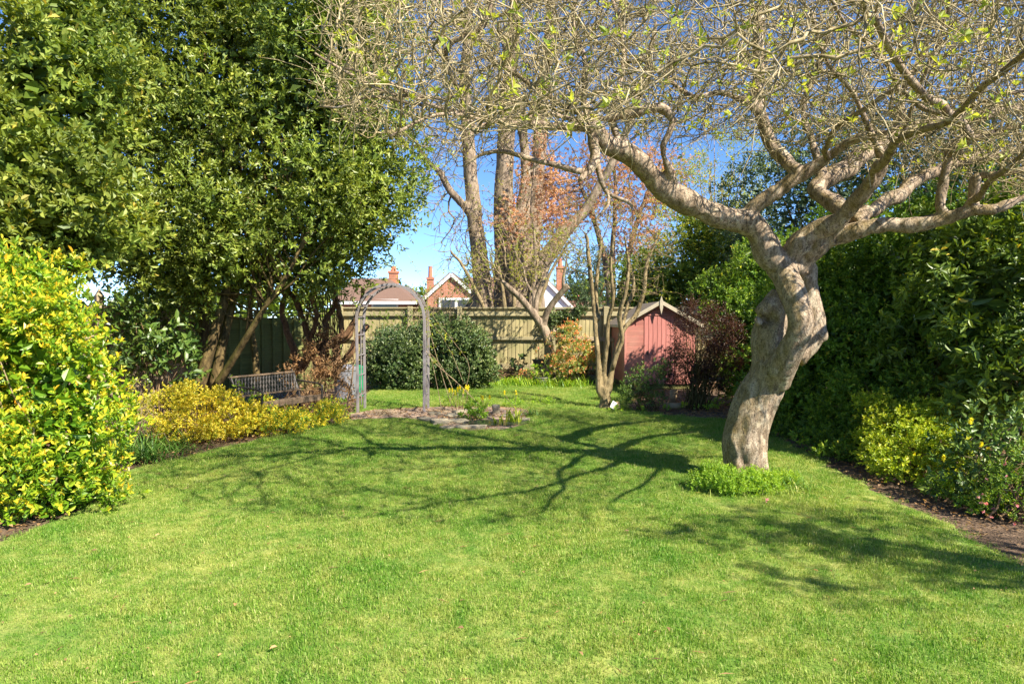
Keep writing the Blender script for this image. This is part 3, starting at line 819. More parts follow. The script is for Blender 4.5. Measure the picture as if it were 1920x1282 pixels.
t = gable_house('white rendered gable house behind the fence with a brick chimney', (1022, 524), (955, 584), (1084, 588), 38, 8, M['white_wall'], M['roof_brown'], over=.08)
chimney(t, 1050, 504, 545, 40, 13, .5, M['brick_chimney'])
t = thing('house', 'low far house with a long red tiled roof beside small chimney', 'house', P(1120, 600, 50) * [1, 1, 0])
a, b = P(1078, 590, 50), P(1230, 590, 50)
prism('wall', [(a[0], 0), (b[0], 0), (b[0], a[2]), (a[0], a[2])], 50, 56, M['brick'], t)
slab('roof', [(a[0] - .4, 49.6, a[2]), (b[0] + .4, 49.6, a[2]), (b[0] + .4, 53, P(1100, 568, 53)[2]), (a[0] - .4, 53, P(1100, 568, 53)[2])], .15, M['roof_red'], t)
slab('roof', [(a[0] - .4, 56.4, a[2]), (b[0] + .4, 56.4, a[2]), (b[0] + .4, 53, P(1100, 568, 53)[2]), (a[0] - .4, 53, P(1100, 568, 53)[2])], .15, M['roof_red'], t)
chimney(t, 1084, 563, 575, 53, 6, .3, M['brick_chimney'])

# ------------------------------------------------------------------ back fence, board by board
FY = 17.6
def closeboard_fence():
    x0, x1 = P(640, 600, FY)[0], 8.5
    t = thing('fence', 'weathered olive closeboard fence along the far end of the lawn', 'fence', ((x0 + x1) / 2, FY, 0))
    top = 1.84
    n = int((x1 - x0) / .1)
    for i in range(n):
        x = x0 + (i + .5) * .1
        if abs(x - .0) < 0: continue
        place_box('board', t, (x, FY + .004 * math.sin(i * 7.1), .43 + (top - .43) / 2), (.112, .016, top - .43), M['fence_sun'], rot=(R(.4) * math.sin(i * 3.3), R(.35) * math.sin(i * 5.7), R(6)), bev=.002)
    posts = [x0] + [P(px, 600, FY)[0] for px in (770, 862, 1036, 1135)] + [4.4, 6.4, 8.4]
    for i, x in enumerate(posts):
        place_box('post', t, (x, FY - .09, .95), (.125, .125, 1.9), M['fence_rail'], bev=.008)
        if i:
            a = posts[i - 1] + .063; b = x - .063
            place_box('rail', t, ((a + b) / 2, FY - .05, 1.71), (b - a, .06, .11), M['fence_rail'])
            place_box('rail', t, ((a + b) / 2, FY - .05, 1.08), (b - a, .06, .08), M['fence_rail'])
            place_box('gravel_board', t, ((a + b) / 2, FY - .03, .36), (b - a, .035, .15), M['fence_rail'])
            place_box('gravel_board', t, ((a + b) / 2, FY - .032, .18), (b - a, .035, .19), M['fence_green'])
    for a, b in zip(np.arange(x0, x1 - .1, 1.8), np.append(np.arange(x0 + 1.8, x1 - .1, 1.8), x1)):
        place_box('capping', t, ((a + b) / 2, FY - .02, 1.862), (b - a - .01, .085, .035), M['fence_rail'])
closeboard_fence()

# dark lap panel fence behind the bench
def lap_fence():
    A = np.array([-6.6, 12.9]); B = np.array([-3.72, 14.7]); L = np.linalg.norm(B - A); u = (B - A) / L; ang = math.atan2(u[1], u[0]); nrml = np.array([u[1], -u[0]])
    t = thing('fence', 'dark green lap panel fence behind the garden bench', 'fence', (*((A + B) / 2), 0))
    H = 1.62; npan = 2; W = L / npan
    for k in range(npan):
        for j in range(15):
            z = .09 + j * (H - .12) / 15 + .05; c = A + u * (k + .5) * W
            place_box('slat', t, (*(c + nrml * .01), z), (W - .1, .012, .118), M['fence_green'], rot=(R(-5), 0, ang), bev=0)
        for j in range(8):
            c = A + u * (k * W + .1 + j * (W - .2) / 7)
            place_box('batten', t, (*(c + nrml * .04), H / 2 + .03), (.04, .03, H), M['fence_green'], rot=(0, 0, ang))
        c = A + u * (k + .5) * W
        place_box('capping', t, (*(c + nrml * .02), H + .07), (W - .1, .07, .03), M['fence_green'], rot=(0, 0, ang))
    for k in range(npan + 1):
        c = A + u * k * W
        place_box('post', t, (*c, .88), (.1, .1, 1.76), M['fence_green'], rot=(0, 0, ang), bev=.006)
lap_fence()

# sunlit tan fence at the left with pointed posts
def tan_fence():
    A = np.array([-9.3, 7.4]); B = np.array([-5.55, 11.9]); L = np.linalg.norm(B - A); u = (B - A) / L; ang = math.atan2(u[1], u[0]); nr = np.array([u[1], -u[0]])
    t = thing('fence', 'pale tan panel fence with pointed posts behind the golden bush', 'fence', (*((A + B) / 2), 0))
    W = 1.42; k = 0; s = 0.0
    post0 = P(188, 600, 10.7)[:2]; s0 = (post0 - A) @ u
    s_list = [s0 + i * W for i in range(-3, 3) if -0.01 <= s0 + i * W <= L + .2]
    for s in s_list:
        c = A + u * s
        p = place_box('post', t, (*(c + nr * .05), 1.0), (.11, .11, 1.86), M['fence_tan'], rot=(0, 0, ang), bev=.004)
        bm = bmesh.new(); bmesh.ops.create_cone(bm, cap_ends=True, segments=4, radius1=.078, radius2=.0, depth=.12)
        bmesh.ops.rotate(bm, verts=bm.verts, matrix=Matrix.Rotation(R(45), 3, 'Z'))
        me = bpy.data.meshes.new('post_cap'); bm.to_mesh(me); bm.free(); me.materials.append(M['fence_tan'])
        o = link('post_cap', me, p, world=False); o.location = (0, 0, .93 + .06)
    for s, e in zip(s_list[:-1], s_list[1:]):
        c = A + u * (s + e) / 2
        for z in (1.74, .95, .25): place_box('rail', t, (*(c + nr * .03), z), (e - s - .12, .05, .08), M['fence_tan'], rot=(0, 0, ang))
        nb = int((e - s - .1) / .13)
        for j in range(nb):
            q = A + u * (s + .08 + (j + .5) * (e - s - .14) / nb)
            place_box('board', t, (*q, .92), (.125, .016, 1.66), M['fence_tan'], rot=(0, 0, ang + R(5)), bev=.002)
tan_fence()

# ------------------------------------------------------------------ shed
def shed():
    Y = 15.3; x0 = P(1173, 640, Y)[0]; W = 1.52; x1 = x0 + W; xc = (x0 + x1) / 2; D = 2.1; ze = 1.51; za = 1.94
    t = thing('shed', 'small red painted wooden shed with pitched felt roof', 'shed', (xc, Y + D / 2, 0))
    place_box('floor_base', t, (xc, Y + D / 2, .05), (W - .04, D - .04, .1), M['fence_green'])
    # door
    dx0, dx1 = x0 + .41, x0 + 1.09
    def zroof(x): return za - .06 - (za - ze) * abs(x - xc) / (W / 2 + .03)
    nb = 14; bh = (ze + .42 - .12) / nb
    z = .12
    while z < za - .1:
        h = .118
        def span(zz):
            if zz < ze - .05: return x0, x1
            w = (za - .1 - zz) / (za - ze) * (W / 2); return xc - w, xc + w
        a, b = span(z + h)
        if b - a < .12: break
        if z + h < 1.66:
            for (p, q) in ((a, dx0 - .01), (dx1 + .01, b)):
                if q - p > .04: place_box('board', t, ((p + q) / 2, Y - .012, z + h / 2), (q - p, .014, h), M['shed_red'], rot=(R(5), 0, 0), bev=.002)
        else:
            place_box('board', t, ((a + b) / 2, Y - .012, z + h / 2), (b - a, .014, h), M['shed_red'], rot=(R(5), 0, 0), bev=.002)
        z += h
    prism('gable_panel', [(x0 + .02, ze - .1), (x1 - .02, ze - .1), (x1 - .02, ze + .0), (xc, za - .03), (x0 + .02, ze + .0)], Y + .001, Y + .012, M['shed_red'], t)
    dr = place_box('door', t, ((dx0 + dx1) / 2, Y - .0, .88), (dx1 - dx0, .02, 1.52), M['shed_door'], bev=0)
    for j in range(7):
        w = (dx1 - dx0) / 7
        place_box('board', dr, (-(dx1 - dx0) / 2 + w * (j + .5), -.018, 0), (w - .008, .016, 1.52), M['shed_door'], bev=.003, world=False)
    hd = place_box('handle', dr, (-.26, -.045, -.06), (.03, .03, .09), M['dark_metal'], world=False)
    place_box('lintel', t, ((dx0 + dx1) / 2, Y - .03, 1.665), (dx1 - dx0 + .06, .02, .03), M['shed_red'])
    for x in (x0 - .01, x1 + .01): place_box('corner_post', t, (x, Y - .01, ze / 2 + .02), (.045, .045, ze), M['shed_red'])
    # side and back walls, lapped boards
    for side in (x0, x1):
        z = .12
        while z < ze - .05:
            place_box('side_board', t, (side, Y + D / 2 + .02, z + .059), (.014, D - .06, .118), M['shed_red'], rot=(0, R(5) if side == x0 else R(-5), 0), bev=0); z += .118
    z = .12
    while z < za - .2:
        w = W if z < ze - .1 else (za - .1 - z) / (za - ze) * W
        place_box('back_board', t, (xc, Y + D, z + .059), (w, .014, .118), M['shed_red'], bev=0); z += .118
    # roof
    ov = .16; sl = (za - ze) / (W / 2)
    for s in (-1, 1):
        ex = xc + s * (W / 2 + ov); ez = za - sl * (W / 2 + ov)
        slab('roof_panel', [(xc, Y - .14, za), (ex, Y - .14, ez), (ex, Y + D + .12, ez), (xc, Y + D + .12, za)], .03, M['felt'], t)
        bar('bargeboard', t, (xc + s * .005, Y - .155, za + .005), (ex, Y - .155, ez + .005), .08, .02, M['shed_trim'], up=(0, 1, 0))
        bar('eaves_board', t, (ex + s * .01, Y - .16, ez), (ex + s * .01, Y + D + .12, ez), .02, .07, M['shed_trim'])
    # finial
    V = [(xc - .03, 0, -.16), (xc + .03, 0, -.16), (xc + .035, 0, .02), (xc, 0, .13), (xc - .035, 0, .02), (xc, 0, -.24)]
    prism('finial', [(xc, za - .26), (xc + .035, za - .12), (xc + .035, za + .03), (xc, za + .15), (xc - .035, za + .03), (xc - .035, za - .12)], Y - .185, Y - .167, M['shed_trim'], t)
    return x0, x1
shed()

# ------------------------------------------------------------------ rose arch
def arch():
    fl_, fr = G(671, 774), G(798, 771)
    yf = fl_[1]; yb = yf + .55; xl, xr = fl_[0], fr[0] ; W = xr - xl; r = W / 2 - .01; zs = P(668, 598, yf)[2]; H = P(735, 533, yf)[2]
    t = thing('garden_arch', 'weathered grey wooden rose arch standing over the bare soil path', 'arch', ((xl + xr) / 2, (yf + yb) / 2, 0))
    cx = (xl + xr) / 2
    for y, dx in ((yf, 0), (yb, .0)):
        for s in (-1, 1):
            bar('post', t, (cx + s * W / 2, y, 0), (cx + s * (W / 2 + .01), y, zs), .046, .042, M['arch_grey'])
        # bent hoop: one ribbon swept over the arch
        a = np.linspace(0, math.pi, 25); c = np.column_stack([cx - np.cos(a) * (W / 2 + .01), np.full(25, y), zs + np.sin(a) * (H - zs) ** 1.0])
        V = []; 
        for k in range(25):
            tn = c[min(k + 1, 24)] - c[max(k - 1, 0)]; tn /= np.linalg.norm(tn); nn = np.array([-tn[2], 0, tn[0]])
            for (u, v) in ((-1, -1), (1, -1), (1, 1), (-1, 1)): V.append(c[k] + nn * u * .022 + np.array([0, 1, 0]) * v * .02)
        F = [[k * 4 + i, k * 4 + (i + 1) % 4, (k + 1) * 4 + (i + 1) % 4, (k + 1) * 4 + i] for k in range(24) for i in range(4)]
        link('hoop', mesh_np('hoop', np.array(V), [np.array(F)], M['arch_grey']), t)
    for s in (-1, 1):
        for z in (.28, .62, .96, 1.3, 1.6):
            bar('rung', t, (cx + s * W / 2, yf + .02, z), (cx + s * W / 2, yb - .02, z), .025, .02, M['arch_grey'])
        bar('lath', t, (cx + s * W / 2, (yf + yb) / 2, .1), (cx + s * W / 2, (yf + yb) / 2, zs), .02, .015, M['arch_grey'])
    for k in range(1, 8):
        a_ = math.pi * k / 8
        p = Vector((cx - math.cos(a_) * (W / 2 + .01), yf + .02, zs + math.sin(a_) * (H - zs)))
        bar('rung', t, p, p + Vector((0, .51, 0)), .025, .02, M['arch_grey'])
arch()
# rose canes on the arch
def canes():
    t = thing('climbing_rose', 'long bare rose canes arching from the right post of the arch', 'climbing plant', G(850, 772))
    ch = []
    for (pts, r) in ([[(905, 765, 12.0), (860, 720, 11.9), (800, 660, 11.8), (797, 590, 11.8), (770, 540, 11.7), (735, 522, 11.7), (700, 540, 11.7)], .008],
                     [[(850, 772, 11.6), (828, 700, 11.7), (806, 620, 11.7), (800, 560, 11.7), (790, 520, 11.8), (760, 470, 11.9)], .006],
                     [[(828, 768, 11.6), (815, 700, 11.7), (802, 640, 11.7), (801, 580, 11.7)], .006],
                     [[(842, 752, 11.9), (850, 735, 12), (830, 690, 12), (800, 655, 11.9)], .009],
                     [[(870, 720, 12.4), (850, 670, 12.3), (825, 625, 12.2), (803, 600, 12)], .005],
                     [[(860, 765, 12.2), (880, 690, 12.3), (850, 640, 12.2), (812, 590, 12), (830, 560, 12)], .005],
                     [[(800, 620, 11.6), (803, 560, 11.6), (815, 520, 11.7), (850, 490, 11.8)], .004]):
        ps = np.array([P(*p) for p in pts]); c, rr = smooth_path(ps, np.linspace(r, r * .5, len(ps)), .1); ch.append((c, rr))
    tubes_obj('cane', ch, M['twig_pale'], t)
    b = np.concatenate([c[0][::2] for c in ch]); b = b[b[:, 2] > .8]; b = np.repeat(b, 2, 0)
    foliage('leaves', t, shoots(b, rng.normal(0, 1, b.shape) + [0, 0, .5], 3, .06, .045, .025), M['leaf_spring'])
    t = thing('climbing_rose', 'bare brown rose cane leaning against the left post of the arch', 'climbing plant', G(646, 775))
    ch = []
    for (pts, r) in ([[(645, 762, 11.4), (658, 720, 11.5), (664, 650, 11.6), (668, 600, 11.6), (690, 552, 11.7), (730, 527, 11.7)], .009],
                     [[(650, 764, 11.5), (662, 700, 11.6), (664, 600, 11.6), (660, 560, 11.6), (672, 530, 11.6)], .006]):
        ps = np.array([P(*p) for p in pts]); c, rr = smooth_path(ps, np.linspace(r, r * .5, len(ps)), .1); ch.append((c, rr))
    tubes_obj('cane', ch, M['twig_brown'], t)
canes()

# ------------------------------------------------------------------ bench
def bench():
    fl_, fr = np.array([-3.46, 9.35, 0]), np.array([-2.9, 10.45, 0])
    u = nrm(fr - fl_); L = np.linalg.norm(fr - fl_); bk = np.array([-u[1], u[0], 0])   # away from the lawn
    t = thing('garden_bench', 'low wood and iron garden bench half hidden by golden plants', 'bench', (fl_ + fr) / 2 + bk * .25)
    seat = .37
    for j in range(4):
        o = bk * (.02 + j * .11); z = seat - j * .012
        bar('seat_slat', t, fl_ + o + [0, 0, z], fr + o + [0, 0, z], .022, .085, M['bench_wood'])
    for j, (o, z) in enumerate(((.47, .47), (.60, .74))):
        q = bk * o
        bar('back_slat', t, fl_ + q + [0, 0, z], fr + q + [0, 0, z], .06, .022, M['bench_wood'])
    # cast lattice panel in the back
    for j in range(0, 22):
        for sg in (0, 1):
            a = fl_ + u * L * min(j + sg * 2, 22) / 22.; b_ = fl_ + u * L * min(j + 2 - sg * 2, 22) / 22.
            bar('back_lattice', t, a + bk * .475 + [0, 0, .48], b_ + bk * .595 + [0, 0, .73], .016, .008, M['dark_metal'])
    for s, e in ((fl_, 1), (fr, -1)):
        q = s + u * .03 * e
        def pp(o, z): return q + bk * o + np.array([0, 0, z])
        for nm_, pts, r in (('arm', [pp(.5, .62), pp(.3, .60), pp(.08, .58), pp(-.02, .54), pp(.0, .48), pp(.06, .50)], .014),
                            ('leg', [pp(.0, 0), pp(.06, .15), pp(.0, .36), pp(.0, .52)], .017),
                            ('leg', [pp(.56, 0), pp(.46, .2), pp(.46, .42), pp(.62, .78)], .017),
                            ('brace', [pp(.03, .12), pp(.2, .2), pp(.3, .12), pp(.5, .14)], .012),
                            ('seat_rail', [pp(-.02, .35), pp(.25, .33), pp(.46, .33)], .014)):
            c, rr = smooth_path(pts, [r] * len(pts), .05); tubes_obj(nm_, [(c, rr)], M['dark_metal'], t, sides=6)
        
bench()

# ------------------------------------------------------------------ bin, pots, small things
def lathe(name, prof, mat, parent, seg=20, world=True, loc=(0, 0, 0)):
    n = len(prof); a = np.arange(seg) * 2 * math.pi / seg
    V = np.array([[r * math.cos(x), r * math.sin(x), z] for r, z in prof for x in a])
    F = [[i * seg + k, i * seg + (k + 1) % seg, (i + 1) * seg + (k + 1) % seg, (i + 1) * seg + k] for i in range(n - 1) for k in range(seg)]
    me = mesh_np(name, V, [np.array(F)], mat, smooth=False)
    o = link(name, me, parent, world=world); o.location = tuple(float(c) for c in loc); return o
bp = P(648, 716, 13.4); bp[2] = 0
t = thing('dustbin', 'grey metal dustbin standing behind the left arch post', 'bin', bp)
lathe('body', [(0, 0), (.2, 0), (.21, .02), (.235, .55), (.245, .57), (.235, .59)], M['bin_metal'], t, loc=bp)
lathe('lid', [(.25, .57), (.25, .6), (.2, .65), (.05, .68), (0, .68)], M['bin_metal'], t, loc=bp)
gp = P(668, 716, 13.9); gp[2] = 0
t = thing('compost_bin', 'green plastic bin just behind the grey metal dustbin', 'bin', gp)
lathe('body', [(0, 0), (.2, 0), (.2, .02), (.17, .55), (.16, .56)], M['bin_green'], t, loc=gp)
lathe('lid', [(.175, .56), (.175, .6), (.08, .64), (0, .64)], M['bin_green'], t, loc=gp)

def pot_plant(label, px, pyb, Y, h, r, mat, leafm, L, W, n, ph, pr, kindname='potted_plant', parts=0):
    b = P(px, pyb, Y); b[2] = max(b[2], 0) if Y > 16.6 else 0
    t = thing(kindname, label, 'potted plant', b)
    lathe('pot', [(0, 0), (r * .72, 0), (r * .95, h * .9), (r * 1.06, h * .9), (r * 1.06, h), (r * .9, h), (r * .88, h * .88), (0, h * .88)], mat, t, loc=b, seg=16)
    lumps = [(b[0], b[1], b[2] + h + ph * .45, pr, pr, ph * .55)]
    foliage('foliage', t, bush_arr(lumps, 0, 0, 0, n, 5, .08, L, W), leafm)
    tubes_obj('stem', radial_stems(b + [0, 0, h * .9], lumps, 7, .006, .003, basew=.02), M['twig_brown'], t, sides=4)
pot_plant('black pot on the fence side with a pale bare stem and red tip', 1013, 693, 16.9, .26, .2, M['pot_dark'], M['leaf_pieris'], .05, .03, 20, .35, .12)
pot_plant('grey pot in the flower bed with low green leaves', 1016, 706, 16.2, .2, .17, M['pot_grey'], M['leaf_fresh'], .07, .05, 40, .3, .22)
pot_plant('small dark pot of orange and green foliage before the fence', 986, 701, 16.4, .14, .15, M['pot_dark'], M['leaf_pieris'], .06, .04, 36, .2, .18)
pot_plant('dark bowl with blue green leaves near the twig pile', 972, 694, 16.8, .12, .14, M['pot_dark'], M['leaf_holly'], .13, .09, 14, .2, .14)
pot_plant('dark trough with red tinged leaves beside the pale multi stemmed tree', 1112, 708, 16.3, .25, .2, M['pot_dark'], M['leaf_maroon_shade'], .05, .03, 30, .2, .2)

# potting trestle and leaning timber
def trestle():
    b = P(1110, 706, 17.0); b[2] = 0
    t = thing('trestle', 'rustic wooden potting trestle between red leaved shrub and shed', 'trestle', b)
    a, c = P(1080, 634, 17.0), P(1152, 637, 17.0)
    bar('top_rail', t, a, c, .09, .1, M['fence_tan'], up=(0, 1, 0))
    for px in (1092, 1103, 1150):
        q = P(px, 638, 17.02); bar('leg', t, q, (q[0] - .1 + .12 * (px > 1100), 17.02, 0), .07, .05, M['fence_tan'])
    q = P(1105, 632, 17.0)
    a, c = P(1075, 640, 16.9), P(1086, 612, 17.05)
trestle()
o = bar('log', None, P(1077, 634, 17.15), P(1086, 609, 17.2), .16, .10, M['log']); tagp(o, 'short sawn log standing up behind the rustic trestle', 'log')
o = bar('timber_plank', None, G(1105, 713) + [0, .1, .03], P(1076, 690, 16.6), .06, .035, M['log']); tagp(o, 'thin wooden plank leaning down from the red leaved shrub', 'plank')
o = bar('timber_plank', None, G(1118, 714) + [0, .2, .03], P(1088, 690, 16.9), .1, .05, M['pot_dark']); tagp(o, 'dark old plank leaning beside the thin pale one', 'plank')

# white plant label by the multi stemmed tree
g = G(1150, 770)
t = thing('garden_label', 'small white tilted garden marker at the foot of pale stemmed tree', 'marker', g)
bar('stake', t, g, g + [0, 0, .09], .012, .012, M['dark_metal'])
o = place_box('head', t, g + [0, -.01, .10], (.085, .016, .13), M['white'], rot=(R(-25), R(32), 0))
place_box('back', t, g + [.07, .03, .09], (.09, .03, .12), M['log'], rot=(R(-20), R(-20), 0))

# logs and kerb stones by the small round shrub
for i, (px, py, w, h, lab) in enumerate(((1245, 768, .34, .12, 'pale cut log lying in the dark bed under small round shrub'), (1262, 757, .22, .26, 'upright pale log standing in the dark bed before shed'))):
    g = G(px, py); c = np.array([g + [0, 0, h / 2], g + [w if i == 0 else .02, .05, h / 2 if i == 0 else h]])
    if i: c[0, 2] = 0.0
    o = tubes_obj('log', [(c, np.array([h / 2 if i == 0 else .07] * 2))], M['log'], sides=12); tagp(o, lab, 'log')

# pond stones
def stone(px, py, w, d, h, rz, lab, tilt=0, grp=None):
    g = G(px, py); r = np.random.default_rng(int(px * 7 + py))
    bm = bmesh.new(); bmesh.ops.create_cube(bm, size=1); bmesh.ops.subdivide_edges(bm, edges=bm.edges[:], cuts=3, use_grid_fill=True)
    for v in bm.verts:
        c = v.co.copy(); rr = max(abs(c.x), abs(c.y)) ; 
        l = math.hypot(c.x, c.y)
        if l > 1e-6: k = rr / l * .35 + .65; c.x *= k; c.y *= k
        nn = mnoise.noise(Vector((c.x * 2 + px, c.y * 2, c.z * 2 + py)))
        v.co = Vector((c.x * w * (1 + .35 * nn), c.y * d * (1 + .35 * nn), c.z * h * (1 + .5 * nn)))
    me = bpy.data.meshes.new('stone'); bm.to_mesh(me); bm.free(); me.materials.append(M['stone'])
    for p in me.polygons: p.use_smooth = True
    o = link('stone', me); o.location = (g[0], g[1], h * .42); o.rotation_euler = (R(tilt), R(tilt * .4), rz)
    tagp(o, lab, 'stone', 'flat stones round the little pond')
stone(803, 791, .42, .14, .06, -.75, 'long narrow pale slab at the left end of the pond edge', 6)
stone(826, 795, .26, .22, .07, .3, 'rounded pinkish flat stone near the left end of the pond', 4)
stone(846, 783, .24, .20, .06, .9, 'flat stone behind the pond, left of leafy green plant')
stone(865, 775, .34, .16, .07, .5, 'tilted stone slab behind the leafy green pond plant', -10)
stone(858, 792, .30, .24, .05, .1, 'broad pale stone beside the leafy green plant at the pond')
stone(884, 803, .44, .13, .05, .05, 'low stone along the lawn side of the pond water')
stone(815, 778, .2, .16, .05, .2, 'small flat stone on the soil nearest the arch post')
stone(930, 776, .12, .1, .16, .2, 'small upright stone behind the pond water')
stone(955, 783, .26, .16, .05, -.2, 'flat sandy stone at the right end of pond')
stone(977, 790, .26, .12, .05, -.1, 'last thin stone right of the pond where lawn begins')
stone(838, 804, .20, .14, .04, -.3, 'small half sunk stone at the lawn edge before the pond')
